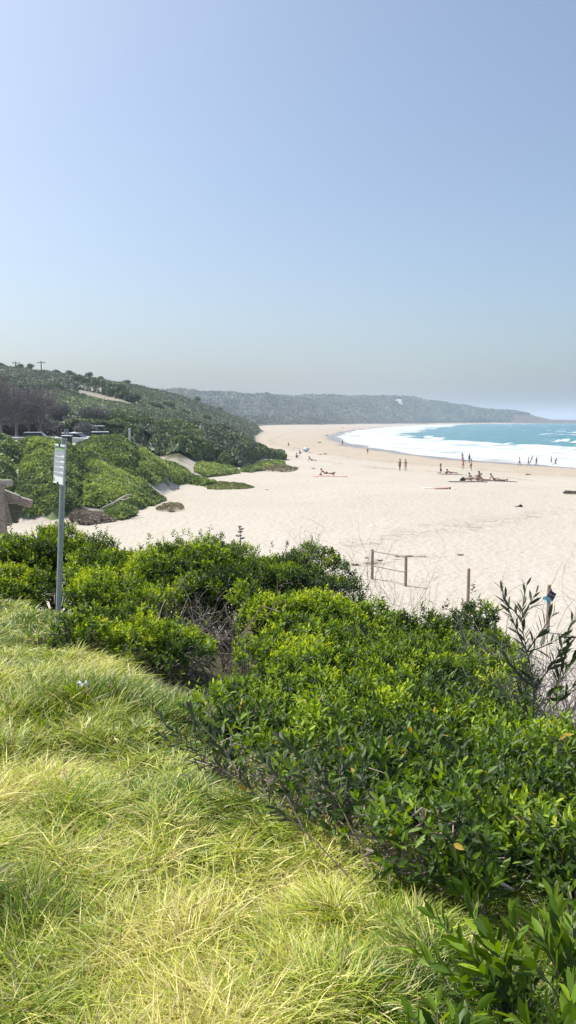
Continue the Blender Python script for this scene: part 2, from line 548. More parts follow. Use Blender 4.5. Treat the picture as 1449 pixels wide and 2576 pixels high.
# ================================================================== sea
def build_sea():
    t = np.concatenate([np.linspace(-.2, .46, 560), np.linspace(.46, 2.2, 40)[1:]])
    s = np.concatenate([np.linspace(-60, 100, 30)[:-1], np.exp(np.linspace(math.log(100), math.log(420), 330))[:-1], np.exp(np.linspace(math.log(420), math.log(2600), 230))[:-1],
                        np.exp(np.linspace(math.log(2600), math.log(22000), 30))])
    Y = s[:, None] + 0 * t[None, :]
    X = t[None, :] * np.maximum(s, 100)[:, None]
    x = X.ravel(); y = Y.ravel()
    ds = -shore_d(x, y)           # distance out from the shore
    amp = sstep(10, 80, ds)
    # wave trains follow the shore
    wob = (fbm(x / 60, y / 60, 40) - .5)
    ph = ds + wob * 36 + (fbm(x / 25, y / 25, 41) - .5) * 10
    z = -.05 + amp * (.22 * np.sin(ph / 3.2) + .13 * np.sin(ph / 1.3 + 4 * wob) + (fbm(x / 5, y / 5, 42) - .5) * .5)
    # breakers: ridge lines at set distances out, each fading in and out along the shore
    foam = np.zeros_like(x)
    al = y + x * .3
    brk = np.zeros_like(x)
    u = (288 + F * x / np.maximum(y, 1)) / DS
    for off, hgt, wid, seed, lo, hi in ((46, .7, 3.0, 1, -1e9, 420), (78, 1.0, 3.4, 2, -1e9, 300), (84, 2.0, 4.6, 3, -1e9, 232), (92, .9, 4.0, 4, 300, 420), (60, .9, 4, 6, 700, 2200)):
        c = ds - off - wob * 16
        e = sstep(.32, .62, fbm(al / 45, seed + 0 * x, 50 + seed)) * sstep(lo, lo + 40, y) * (1 - sstep(hi - 40, hi + 40, y)) if seed != 3 else sstep(.22, .5, fbm(al / 30, 3 + 0 * x, 53)) * (1 - sstep(300, 345, y))
        prof = np.where(c > 0, np.exp(-(c / (wid * 1.4)) ** 2), np.exp(-(c / (wid * .55)) ** 2))
        z = z + hgt * e * prof * (1 + .35 * (fbm(x / 2.5, y / 2.5, 60 + seed) - .5))
        top = np.exp(-((c + wid * .5) / (wid * .8)) ** 2)
        brk = np.maximum(brk, e * top * (1.25 if seed == 3 else 1.0) * sstep(.30, .5, fbm(x / 5, y / 5, 70 + seed)))
        # turbulent water thrown shoreward of the crest
        z = z + np.where(c < 0, .35 * e * hgt * np.exp(-(c / 9) ** 2) * (fbm(x / 1.6, y / 1.6, 80 + seed) - .4), 0)
    # wash: everything inshore of the outer break line is white with grey-blue lacing
    outer = np.interp(y, [0, 140, 200, 270, 320, 415, 520, 600, 950, 1300, 1600], [86, 86, 82, 68, 54, 36, 42, 50, 72, 50, 22])
    w = 1 - sstep(-9, 6, ds - outer + (fbm(x / 16, y / 16, 44) - .5) * 26)
    lace = fbm(x / 7, y / 4.5, 45, 5)
    band = .5 + .5 * np.sin(ph / 4.2 + 5 * fbm(x / 30, y / 30, 52))
    foam = w * (.46 + .40 * sstep(.34, .60, lace) + .26 * band)
    gap = sstep(.56, .66, fbm(x / 30, y / 14, 47)) * sstep(30, 55, ds)
    foam = foam * (1 - .8 * gap)
    foam = np.maximum(foam, brk * 1.1)
    # streaks offshore
    st = sstep(.66, .74, fbm(ds / 26 + 3 * wob, al / 130, 48)) * sstep(50, 90, ds) * (1 - sstep(150, 330, ds)) * sstep(.5, .6, lace)
    foam = np.maximum(foam, .8 * st)
    # white water at the foot of the headland ledge
    foam = np.maximum(foam, sstep(.5, .62, fbm(x / 30, y / 14, 49)) * (1 - sstep(12, 30, ds)) * (y > 900))
    # swash tongue
    edge = (fbm(x / 12, y / 12, 46) - .5) * 9
    thin = sstep(0, 3.2, ds + 3.0 + edge)
    foam = foam * (.25 + .75 * thin)
    depth = sstep(20, 420, ds)
    # the swash climbs the wet sand as a thin sheet
    z = np.where(ds < 6, np.maximum(z, -.05 + 0 * z), z)
    climb = np.clip(6 + edge * .8 - np.clip(-ds, 0, 99), 0, 6) / 6
    z = np.where(ds < 0, H(x, y) + .03 * (climb > 0) - .6 * (climb <= 0), z)
    z = np.where((ds >= 0) & (ds < 8), np.maximum(z, .02 + .06 * foam), z)
    m, nt, out = new_mat('sea_water')
    p = nt.nodes.new('ShaderNodeBsdfPrincipled')
    tc = nt.nodes.new('ShaderNodeTexCoord').outputs['Object']
    mp = nt.nodes.new('ShaderNodeMapping'); nt.links.new(tc, mp.inputs[0]); mp.inputs['Scale'].default_value = (.6, 1, 1); mp.inputs['Rotation'].default_value = (0, 0, .3)
    dcol = ramp(nt, attr(nt, 'depth'), [(0, (.07, .22, .23)), (.3, (.018, .165, .20)), (1, (.006, .095, .145))])
    patch = noise(nt, .02, 5, .6, mp.outputs[0])
    dcol = mixc(nt, math_n(nt, 'MULTIPLY', patch, .6), dcol, (.02, .13, .18))
    dcol = mixc(nt, attr(nt, 'swash'), dcol, (.23, .215, .20))
    fo = math_n(nt, 'ADD', attr(nt, 'foam'), math_n(nt, 'MULTIPLY', math_n(nt, 'SUBTRACT', noise(nt, .38, 7, .75, mp.outputs[0], 1.0), .5), 1.1))
    fm = ramp(nt, fo, [(.30, (0, 0, 0)), (.52, (.55, .55, .55)), (.80, (1, 1, 1))])
    nt.links.new(mixc(nt, fm, dcol, (.52, .54, .555)), p.inputs['Base Color'])
    rr = math_n(nt, 'MULTIPLY_ADD', fm, .6); rr.node.inputs[2].default_value = .22
    nt.links.new(rr, p.inputs['Roughness']); p.inputs['IOR'].default_value = 1.33; p.inputs['Specular IOR Level'].default_value = .3
    b = nt.nodes.new('ShaderNodeBump'); b.inputs['Strength'].default_value = .8; b.inputs['Distance'].default_value = .5
    nt.links.new(noise(nt, .7, 6, .65, mp.outputs[0], .4), b.inputs['Height']); nt.links.new(b.outputs[0], p.inputs['Normal'])
    nt.links.new(p.outputs[0], out.inputs[0])
    o = np_mesh('sea', np.stack([x, y, z], 1), [grid_faces(len(s), len(t))], m, smooth=True, vattr=dict(foam=foam, depth=depth, swash=1 - sstep(3, 16, ds + edge)))
    tag(o, 'turquoise sea with white surf washing onto the beach', 'sea', kind='structure')


# ================================================================== light, sky, air, camera
def build_world():
    w = bpy.data.worlds.new('World'); scene.world = w; w.use_nodes = True
    nt = w.node_tree; bg = nt.nodes['Background']
    sky = nt.nodes.new('ShaderNodeTexSky'); sky.sky_type = 'NISHITA'; sky.sun_disc = False
    sun_dir = Vector((-.90, .44, 0)).normalized()
    el = R(56)
    sky.sun_elevation = el
    sky.sun_rotation = math.atan2(sun_dir.x, sun_dir.y)
    sky.altitude = 0; sky.air_density = SKY_AIR; sky.dust_density = SKY_DUST; sky.ozone_density = SKY_OZ
    nt.links.new(mixc(nt, 1.0, sky.outputs[0], (1.0, .985, .925), 'MULTIPLY'), bg.inputs[0]); bg.inputs[1].default_value = SKY_STR
    d = Vector((sun_dir.x * math.cos(el), sun_dir.y * math.cos(el), math.sin(el)))
    L = bpy.data.lights.new('sun', 'SUN'); L.energy = SUN_STR; L.angle = R(.53); L.color = (1, .965, .90)
    lo = bpy.data.objects.new('sun', L); COL.objects.link(lo); lo.location = (0, 0, 60)
    lo.rotation_euler = d.to_track_quat('Z', 'Y').to_euler()
    cam = bpy.data.cameras.new('camera'); co = bpy.data.objects.new('camera', cam); COL.objects.link(co)
    cam.sensor_fit = 'VERTICAL'; cam.sensor_height = 24; cam.lens = 24 * F / 1024
    cam.clip_start = .05; cam.clip_end = 60000
    co.location = (0, 0, EYE); co.rotation_euler = (R(90) - PITCH, 0, 0)
    scene.camera = co
    vs = scene.view_settings; vs.view_transform = 'Standard'; vs.look = 'None'; vs.exposure = EXPO; vs.gamma = 1; vs.use_curve_mapping = False
    scene.cycles.use_denoising = True
    scene.cycles.max_bounces = 8; scene.cycles.volume_bounces = 1; scene.cycles.transparent_max_bounces = 8
    if HAZE:
        mb = MB(); mb.box((0, 0, 46), (60000, 60000, 110))
        m, nt, out = new_mat('haze_air')
        pv = nt.nodes.new('ShaderNodeVolumePrincipled')
        pv.inputs['Color'].default_value = HCOL; pv.inputs['Density'].default_value = HAZE
        pv.inputs['Anisotropy'].default_value = .2
        nt.links.new(pv.outputs[0], out.inputs['Volume'])
        h = mb.build('haze', m); h.location.z = 0
        tag(h, 'thin pale sea haze in the air over the whole bay', 'haze', kind='stuff')


SKY_AIR, SKY_DUST, SKY_OZ, SKY_STR, SUN_STR, EXPO, HAZE = .92, 3.35, 3.4, .124, 3.85, .60, .00027
HCOL = (.70, .82, .97, 1)
# ================================================================== vegetation materials
def C(*a): return tuple(a)


M = {}
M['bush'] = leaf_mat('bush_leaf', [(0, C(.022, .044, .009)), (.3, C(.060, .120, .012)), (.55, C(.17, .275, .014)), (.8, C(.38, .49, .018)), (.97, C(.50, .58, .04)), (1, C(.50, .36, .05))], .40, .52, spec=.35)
M['wattle'] = leaf_mat('wattle_leaf', [(0, C(.024, .046, .012)), (.35, C(.060, .118, .015)), (.65, C(.16, .27, .016)), (.96, C(.40, .52, .03)), (1, C(.50, .34, .05))], .38, .5, spec=.38)
M['sapling'] = leaf_mat('sapling_leaf', [(0, C(.040, .056, .030)), (.6, C(.075, .100, .045)), (1, C(.14, .18, .05))], .25, .5)
M['grass'] = leaf_mat('grass_blade', [(0, C(.080, .160, .018)), (.3, C(.25, .36, .034)), (.6, C(.50, .56, .070)), (.82, C(.70, .65, .20)), (.96, C(.78, .71, .38)), (1, C(.34, .25, .13))], .42, .45, 1.1)
M['scrubA'] = leaf_mat('dune_scrub_leaf', [(0, C(.065, .10, .045)), (.4, C(.175, .25, .085)), (.75, C(.33, .43, .11)), (1, C(.47, .53, .14))], .3, .5)
M['scrubB'] = leaf_mat('dark_scrub_leaf', [(0, C(.052, .080, .045)), (.5, C(.125, .185, .072)), (1, C(.26, .34, .095))], .25, .5)
M['scrubH'] = leaf_mat('hill_scrub_leaf', [(0, C(.062, .078, .055)), (.5, C(.120, .150, .085)), (.8, C(.18, .26, .095)), (1, C(.26, .33, .12))], .2, .55)
M['olive'] = leaf_mat('dune_grass_leaf', [(0, C(.13, .13, .07)), (.6, C(.26, .235, .13)), (1, C(.40, .35, .23))], .25, .5)
M['mat'] = leaf_mat('creeper_leaf', [(0, C(.08, .12, .02)), (.6, C(.17, .20, .04)), (1, C(.28, .24, .07))], .2, .5)
M['grey'] = leaf_mat('grey_foliage', [(0, C(.095, .100, .098)), (1, C(.20, .205, .195))], .15, .6)
M['brown'] = leaf_mat('dry_brush_leaf', [(0, C(.09, .065, .045)), (.6, C(.19, .15, .11)), (1, C(.36, .31, .24))], .15, .6)
M['twig'] = simple('twig_bark', (.085, .065, .05), .85, .3, 20)
M['deadtwig'] = simple('dead_twig', (.23, .19, .155), .85, .3, 14)
M['greybark'] = simple('grey_bark', (.21, .185, .185), .85, .3, 6)
M['drift'] = simple('driftwood', (.40, .36, .32), .85, .25, 9, bump=.5)
M['litter'] = simple('leaf_litter', (.15, .115, .085), .9, .4, 9, bump=.6)


def unit(v):
    return v / np.maximum(np.linalg.norm(v, axis=-1, keepdims=True), 1e-9)


def rdir(n, g):
    return unit(g.normal(size=(n, 3)))


def leaves_hi(P, D, Nn, L, W, g, bend=.25):
    """leaf blades with a mid fold: 8 points, 6 faces each"""
    n = len(P)
    Sd = unit(np.cross(D, Nn)); Nn = unit(np.cross(Sd, D))
    L = L[:, None]; W = W[:, None]
    rows = ((.0, 0, 0), (.34, .5, 0), (.70, .43, 0), (1.0, 0, 0))
    bnd = -bend * L
    c1 = P + D * L * .34 + Nn * bnd * .10 - Nn * W * .12
    c2 = P + D * L * .70 + Nn * bnd * .48 - Nn * W * .12
    tp = P + D * L * .98 + Nn * bnd * 1.0
    V = np.stack([P, c1 - Sd * W * .46 + Nn * W * .16, c1, c1 + Sd * W * .46 + Nn * W * .16,
                  c2 - Sd * W * .42 + Nn * W * .14, c2, c2 + Sd * W * .42 + Nn * W * .14, tp], 1)
    b = (np.arange(n) * 8)[:, None]
    q = np.concatenate([b + np.array([[1, 2, 5, 4]]), b + np.array([[2, 3, 6, 5]])])
    t = np.concatenate([b + np.array([[0, 2, 1]]), b + np.array([[0, 3, 2]]), b + np.array([[4, 5, 7]]), b + np.array([[5, 6, 7]])])
    return V.reshape(-1, 3), [q, t], [2, 4]


def leaves_lo(P, D, Nn, L, W, g, bend=.2):
    n = len(P)
    Sd = unit(np.cross(D, Nn)); Nn = unit(np.cross(Sd, D))
    L = L[:, None]; W = W[:, None]
    c = P + D * L * .5 + Nn * L * bend * .15
    tp = P + D * L - Nn * L * bend
    V = np.stack([P, c - Sd * W * .5, tp, c + Sd * W * .5], 1)
    b = (np.arange(n) * 4)[:, None]
    return V.reshape(-1, 3), [b + np.array([[0, 3, 2, 1]])], [1]


def fold(a, reps):
    """per-leaf value -> per-face value in the order of the face arrays"""
    return np.concatenate([np.tile(a, r) for r in reps])


def foliage_obj(name, P, D, Nn, L, W, tone, mat, parent, g, hi=True, bend=.25):
    fn = leaves_hi if hi else leaves_lo
    V, Fs, reps = fn(P, D, Nn, L, W, g, bend)
    rnd = g.random(len(P))
    return np_mesh(name, V, Fs, mat, parent, fattr=dict(tone=fold(np.clip(tone, 0, 1), reps), rnd=fold(rnd, reps)))


# ------------------------------------------------------------------ shrubs
def make_shrub(seed, r, h, leafL, leafW, kind='bush', hi=True, dens=1.0, open_=0.0, root=(0, 0, 0), label='', group=None, lime=0.0, dead=0, name='shrub', skirt=1.0):
    g = np.random.default_rng(seed)
    ob = empty(name, root)
    tag(ob, label, 'shrub', group)
    # lumps of the crown
    K = max(6, int(11 * r * r + 7))
    ang = g.random(K) * 2 * np.pi; rr = np.sqrt(g.random(K)) * r * .72
    cz = h - .25 * r - (rr / r) ** 2 * min(h * .5, .8 * r) - g.random(K) * .30 * r
    lc = np.stack([np.cos(ang) * rr, np.sin(ang) * rr, cz], 1)
    lr = (.20 + .22 * g.random(K)) * r * (1 - .12 * rr / r) + .05
    # skirt lumps closing the sides lower down
    K2 = int(K * .9 * skirt)
    a2 = g.random(K2) * 2 * np.pi
    sk = np.stack([np.cos(a2) * r * .78, np.sin(a2) * r * .78, h * ((.30 if skirt > .9 else .52) + .34 * g.random(K2))], 1)
    lc = np.concatenate([lc, sk]); lr = np.concatenate([lr, (.24 + .16 * g.random(K2)) * r])
    n = int(dens * 150 * sum(4 * np.pi * lr ** 2) * .72)
    k = g.choice(len(lc), n, p=lr ** 2 / sum(lr ** 2))
    d = rdir(n, g); d[:, 2] = np.abs(d[:, 2]) * np.where(g.random(n) < (.82 if skirt > .9 else .93), 1, -1)
    shell = .80 + .28 * g.random(n)
    P = lc[k] + d * (lr[k] * shell)[:, None]
    # drop shoots buried in other lumps
    keep = np.ones(n, bool)
    for c, q in zip(lc, lr):
        keep &= ~((np.linalg.norm(P - c, axis=1) < q * .62))
    keep &= P[:, 2] > .04
    P = P[keep]; d = d[keep]
    n = len(P)
    out = g.random(n) < .035
    P = P + (d * .5 + np.array([0, 0, .8])) * (out * g.random(n) * .16 * (.4 + r))[:, None]
    sh = unit(d * .6 + np.array([0, 0, .75]) + rdir(n, g) * .35)      # shoot direction
    # leaves along each shoot
    m = 8
    tl = leafL * 1.5 * (.7 + .6 * g.random(n))
    f = np.linspace(0, 1, m)[None, :] * np.ones((n, 1))
    base = P[:, None, :] + sh[:, None, :] * (tl[:, None] * (f - .6))[..., None]
    az = (np.arange(m) * 2.4)[None, :] + g.random(n)[:, None] * 6.28
    a = unit(np.cross(sh, rdir(n, g))); b = np.cross(sh, a)
    rad = a[:, None, :] * np.cos(az)[..., None] + b[:, None, :] * np.sin(az)[..., None]
    opn = (1.0 - .72 * f)[..., None]
    D = unit(rad * opn + sh[:, None, :] * .75 + g.normal(size=(n, m, 3)) * .16)
    Nn = unit(sh[:, None, :] * 1.0 - rad * .35 + g.normal(size=(n, m, 3)) * .35)
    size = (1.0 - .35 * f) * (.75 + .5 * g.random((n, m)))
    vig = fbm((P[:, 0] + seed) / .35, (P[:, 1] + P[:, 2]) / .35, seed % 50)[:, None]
    tone = .08 + .50 * f ** 1.4 + (vig - .5) * 1.3 + g.normal(size=(n, m)) * .08 + lime  # lime shifts leaf colour, and paints shade on the hollow shrubs
    yl = g.random((n, m)) < .004
    tone = np.where(yl, 1.0, np.clip(tone, 0, .97))
    if open_:
        kk = g.random((n, m)) > open_
    else:
        kk = np.ones((n, m), bool)
    kk = kk.ravel()
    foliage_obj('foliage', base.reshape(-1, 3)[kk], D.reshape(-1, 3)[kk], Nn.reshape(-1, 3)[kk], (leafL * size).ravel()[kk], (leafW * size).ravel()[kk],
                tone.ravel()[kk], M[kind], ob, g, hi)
    # stems
    mb = MB()
    for c, q in zip(lc, lr):
        p0 = Vector((g.normal() * .06 * r, g.normal() * .06 * r, -.15))
        p3 = Vector(c)
        mid = p0.lerp(p3, .5) + Vector((g.normal() * .1 * r, g.normal() * .1 * r, -.05 * r))
        pts = [p0, p0.lerp(mid, .5) + Vector((0, 0, .03)), mid, mid.lerp(p3, .55) + Vector((0, 0, .04 * r)), p3]
        mb.tube(pts, [.016 * r + .006, .013 * r + .004, .010 * r + .003, .006 * r + .002, .003], 5)
        for _ in range(5 + dead):
            s0 = mid.lerp(p3, g.random()); e = s0 + Vector(rdir(1, g)[0]) * q * .9 + Vector((0, 0, q * .25))
            mb.tube([s0, s0.lerp(e, .5) + Vector(g.normal(size=3) * .03), e], [.005, .0035, .002], 3, False)
    if dead:
        for _ in range(26 * dead):
            a_ = g.random() * 6.28; rr_ = r * (.5 + .55 * g.random()); z0 = g.random() * h * .5
            s0 = Vector((math.cos(a_) * rr_ * .7, math.sin(a_) * rr_ * .7, z0))
            e = s0 + Vector((math.cos(a_ + g.normal() * .8), math.sin(a_ + g.normal() * .8), g.normal() * .45)) * r * (.25 + .35 * g.random())
            mb.tube([s0, s0.lerp(e, .5) + Vector(g.normal(size=3) * .05), e], [.007, .0045, .002], 3, False)
    mb.build('stem', M['deadtwig'] if dead else M['twig'], ob)
    return ob


# ------------------------------------------------------------------ leafy stems (saplings, arching branches)
def leafy_stems(name, stems, leafL, leafW, mat, label, cat, seed, spacing=.035, group=None, side=.9, thick=.006, hi=True, stem_mat='twig'):
    """stems: list of polylines in world space"""
    g = np.random.default_rng(seed)
    root = Vector(stems[0][0])
    ob = empty(name, root); tag(ob, label, cat, group)
    mb = MB(); Ps, Ds, Ns, Ls, T = [], [], [], [], []
    for st in stems:
        st = [Vector(p) - root for p in st]
        pts = []
        for i in range(len(st) - 1):
            for k in range(4):
                pts.append(st[i].lerp(st[i + 1], k / 4))
        pts.append(st[-1])
        for i in range(2):
            pts = [pts[0]] + [(pts[j - 1] + pts[j] * 2 + pts[j + 1]) / 4 for j in range(1, len(pts) - 1)] + [pts[-1]]
        n = len(pts)
        mb.tube(pts, [thick * (1 - .8 * i / n) for i in range(n)], 5)
        tot = sum((pts[i + 1] - pts[i]).length for i in range(n - 1))
        m = max(3, int(tot / spacing))
        for k in range(m):
            f = .22 + .78 * (k + g.random() * .6) / m
            q = min(f, .999) * (n - 1); i = int(q); p = pts[i].lerp(pts[i + 1], q - i)
            ax = (pts[i + 1] - pts[i]).normalized()
            rdv = Vector(rdir(1, g)[0]); rdv = (rdv - ax * rdv.dot(ax)).normalized()
            dd = (ax * (.75 + .5 * f) + rdv * side * (1.15 - .55 * f) + Vector((0, 0, .15))).normalized()
            Ps.append(p); Ds.append(dd); Ns.append((ax - rdv * .3 + Vector(g.normal(size=3) * .5)).normalized())
            Ls.append(leafL * (.65 + .6 * g.random()) * (1.1 - .25 * f)); T.append(.25 + .35 * f + g.normal() * .12)
    Ls = np.array(Ls)
    foliage_obj('foliage', np.array([list(p) for p in Ps]), np.array([list(p) for p in Ds]), np.array([list(p) for p in Ns]), Ls, Ls * leafW / leafL,
                np.array(T), M[mat], ob, g, hi, .18)
    mb.build('stem', M[stem_mat], ob)
    return ob


def brush(name, root, r, h, n, label, seed, mat='deadtwig', cat='brush', lean=(0, 0), th=.006, group=None):
    """a tangle of bare forking twigs"""
    g = np.random.default_rng(seed)
    ob = MB()
    for k in range(n):
        a = g.random() * 6.28; q = r * math.sqrt(g.random())
        p = Vector((math.cos(a) * q, math.sin(a) * q, 0)); p.z = H1(root[0] + p.x, root[1] + p.y) - root[2] - .05
        d = Vector((g.normal() * .5 + lean[0], g.normal() * .5 + lean[1], 1)).normalized()
        ln = h * (.5 + .6 * g.random())

        def grow(p, d, ln, t, lv):
            pts = [p]
            for i in range(3):
                d = (d + Vector(g.normal(size=3) * .22)).normalized()
                p = p + d * ln / 3; pts.append(p)
                if lv < 2 and g.random() < .75:
                    grow(p, (d + Vector(g.normal(size=3) * .6)).normalized(), ln * .5, t * .6, lv + 1)
            ob.tube(pts, [t, t * .8, t * .6, t * .35], 3, False)
        grow(p, d, ln, th, 0)
    o = ob.build(name, M[mat], None, loc=root)
    return tag(o, label, cat, group)


# ------------------------------------------------------------------ thickets on the dunes and hill: canopy surface with leaf sprays
def edge_dist(x, y, P):
    PP = list(P) + [P[0]]
    d, _ = segdist(x, y, PP)
    return np.where(poly_in(x, y, P), d, -d)


def thicket(name, poly, hveg, lump, spray, nspray, mat, label, seed, cat='thicket', kind=None, cell=.18, edge=1.6, tone0=.35, polar=False, group=None, mask=None, tonefn=None, rough=.35, tvar=1.0, limit=None, upr=.6, base_=.46, sink=.30, hull=True, wl=.45):
    g = np.random.default_rng(seed)
    W = uY(poly) if not polar else None
    if not polar:
        xs = [p[0] for p in W]; ys = [p[1] for p in W]
        nx = int((max(xs) - min(xs)) / cell) + 2; ny = int((max(ys) - min(ys)) / cell) + 2
        X, Y = np.meshgrid(np.linspace(min(xs), max(xs), nx), np.linspace(min(ys), max(ys), ny))
        nr, nc = Y.shape
    else:
        (u0, u1, nu), (y0, y1, ny) = polar
        uu = np.linspace(u0, u1, nu); yy = np.exp(np.linspace(math.log(y0), math.log(y1), ny))
        Y = yy[:, None] + 0 * uu[None, :]; X = (uu[None, :] * DS - 288) / F * Y
        nr, nc = Y.shape

    def canopy(x, y):
        wx = (fbm(x / lump / 1.3, y / lump / 1.3, seed + 3) - .5) * lump * .9
        wy = (fbm(x / lump / 1.3, y / lump / 1.3, seed + 4) - .5) * lump * .9
        f1, _id = worley((x + wx) / lump, (y + wy) / lump, seed)
        f2, _i2 = worley((x + wy) / lump * 2.3, (y + wx) / lump * 2.3, seed + 1)
        dome = np.sqrt(np.clip(1 - (f1 / .95) ** 2, 0, 1)) * (.55 + .45 * _id)
        dome2 = np.sqrt(np.clip(1 - (f2 / .95) ** 2, 0, 1))
        big = .5 + .9 * fbm(x / lump / 3.5, y / lump / 3.5, seed + 7)
        hv = hveg * (base_ + .32 * dome * (.35 + _id) + .22 * dome2 + .10 * fbm(x / lump * 6, y / lump * 6, seed + 15, 2)) * (.72 + .5 * big)
        if W is not None:
            e = edge_dist(x, y, W) + (fbm(x / 1.5, y / 1.5, seed + 9) - .5) * edge * 1.3
            q = np.clip((e + .25) / edge, 0, 1); e = 1 - (1 - q) ** 1.6
        else:
            e = np.ones_like(x)
        if mask is not None: e = e * mask(x, y)
        return H(x, y) + hv * e - .12 * (e <= .02), e, _id
    x = X.ravel(); y = Y.ravel()
    z, e, idv = canopy(x, y)
    F4 = grid_faces(nr, nc)
    F4 = F4[(e[F4] > .14).all(1)]
    # bumpy surface mesh, slightly sunk beneath the sprays
    jit = (vnoise(x / (spray * 1.7), y / (spray * 1.7), seed + 11) - .5) * spray * 1.2
    V = np.stack([x, y, z - spray * sink + jit * (e > .3)], 1)
    if not hull: F4 = F4[:4]
    us, inv = np.unique(F4, return_inverse=True)
    V = V[us]; F4 = inv.reshape(F4.shape)
    tn = tone0 + (fbm(x / lump / 2, y / lump / 2, seed + 13)[us] - .5) * .6
    if tonefn is not None: tn = tonefn(x[us], y[us], tn)
    nh = len(F4)
    # sprays
    if polar:
        su = u0 + (u1 - u0) * g.random(nspray * 2); sy = np.exp(math.log(y0) + (math.log(y1) - math.log(y0)) * g.random(nspray * 2))
        sx = (su * DS - 288) / F * sy
    else:
        sx = min(xs) + (max(xs) - min(xs)) * g.random(nspray * 3); sy = min(ys) + (max(ys) - min(ys)) * g.random(nspray * 3)
        k = poly_in(sx, sy, W); sx = sx[k][:nspray]; sy = sy[k][:nspray]
    sz, se, sid = canopy(sx, sy)
    ok = se > .08
    sx, sy, sz, sid = sx[ok], sy[ok], sz[ok], sid[ok]
    h_ = spray * .5
    zx = canopy(sx + h_, sy)[0]; zy = canopy(sx, sy + h_)[0]
    nrm = unit(np.stack([-(zx - sz) / h_, -(zy - sz) / h_, np.ones_like(sx)], 1))
    n = len(sx)
    D = unit(nrm * upr + rdir(n, g) * .9 + np.array([0, 0, .2]))
    Nn = unit(nrm + rdir(n, g) * .8)
    scale = np.ones(n) if not polar else (sy / (y0 * .5 + y1 * .5)) * .6 + .4
    L = spray * (.6 + .9 * g.random(n)) * scale
    P = np.stack([sx, sy, sz - spray * .45 * g.random(n)], 1) - D * (L * .3)[:, None]
    T = tone0 + (fbm(sx / lump / 2, sy / lump / 2, seed + 13) - .5) * 1.1 + (sid - .5) * .4 + g.normal(size=n) * .22 * tvar
    if tonefn is not None: T = tonefn(sx, sy, T)
    V2, F2, _ = leaves_lo(P, D, Nn, L, L * wl, g, .2)
    V = np.concatenate([V, V2]); F2 = F2[0] + len(us)
    ft = np.concatenate([tn[F4[:, 0]], T]); fr = np.concatenate([g.random(nh) * .6, g.random(n)])
    c = V.mean(0)
    loc = (float(c[0]), float(c[1]), float(V[:, 2].min()))
    o = np_mesh(name, V - np.array(loc), [F4, F2], M[mat], None, fattr=dict(tone=np.clip(ft, 0, 1), rnd=fr))
    o.location = loc
    tag(o, label, cat, group, kind)
    return o


# ------------------------------------------------------------------ trees
def make_tree(name, base, h, r, seed, mat, label, cat='tree', group=None, nleaf=900, spray=.3, bare=False, trunk=.12, flat=.6, tone0=.4, barkm='greybark', nl=7, low=.35):
    g = np.random.default_rng(seed)
    ob = empty(name, base); tag(ob, label, cat, group)
    mb = MB()
    top = Vector((g.normal() * .1 * r, g.normal() * .1 * r, h * .6))
    mb.tube([(0, 0, -.3), (g.normal() * .04 * h, g.normal() * .04 * h, h * .3), top], [trunk, trunk * .75, trunk * .45], 7)
    cs, rs = [], []
    for k in range(nl):
        a = 6.28 * (k + g.random() * .7) / nl
        q = r * (.35 + .4 * g.random()); z = h * (low + (1 - low - flat * r / h * .35) * g.random() ** .7)
        c = Vector((math.cos(a) * q, math.sin(a) * q, z)); s0 = Vector((0, 0, h * .15)).lerp(top, g.random())
        mb.tube([s0, s0.lerp(c, .5) + Vector((0, 0, -.05 * h)), c], [trunk * .45, trunk * .3, trunk * .12], 5)
        cs.append(c); rs.append(r * (.36 + .2 * g.random()))
        if bare:
            for _ in range(26):
                e = c + Vector(rdir(1, g)[0]) * r * .45 + Vector((0, 0, r * .28))
                m_ = s0.lerp(c, .4 + .6 * g.random())
                md = m_.lerp(e, .5) + Vector(g.normal(size=3) * .08 * r)
                mb.tube([m_, md, e], [trunk * .16, trunk * .11, trunk * .05], 3, False)
                for _k in range(3):
                    e2 = md.lerp(e, g.random()) + Vector(rdir(1, g)[0]) * r * .2 + Vector((0, 0, r * .14))
                    mb.tube([md, e2], [trunk * .07, trunk * .04], 3, False)
    cs.append(Vector((0, 0, h - r * .4))); rs.append(r * .45)
    mb.build('trunk', M[barkm], ob)
    lc = np.array([list(c) for c in cs]); lr = np.array(rs)
    k = g.choice(len(lc), nleaf, p=lr ** 2 / sum(lr ** 2))
    d = rdir(nleaf, g); d[:, 2] *= flat
    P = lc[k] + d * (lr[k] * (.6 + .5 * g.random(nleaf)))[:, None]
    D = unit(d + rdir(nleaf, g) * .8 + np.array([0, 0, .3])); Nn = unit(d + rdir(nleaf, g) * .6)
    L = spray * (.6 + .8 * g.random(nleaf))
    T = tone0 + (g.random(len(lc))[k] - .5) * .4 + g.normal(size=nleaf) * .15
    foliage_obj('crown', P, D, Nn, L, L * .45, T, M[mat], ob, g, False)
    return ob


def copy_tree(o, parent=None):
    c = o.copy(); COL.objects.link(c); c.parent = parent
    for ch in [q for q in o.children]:
        copy_tree(ch, c)
    return c


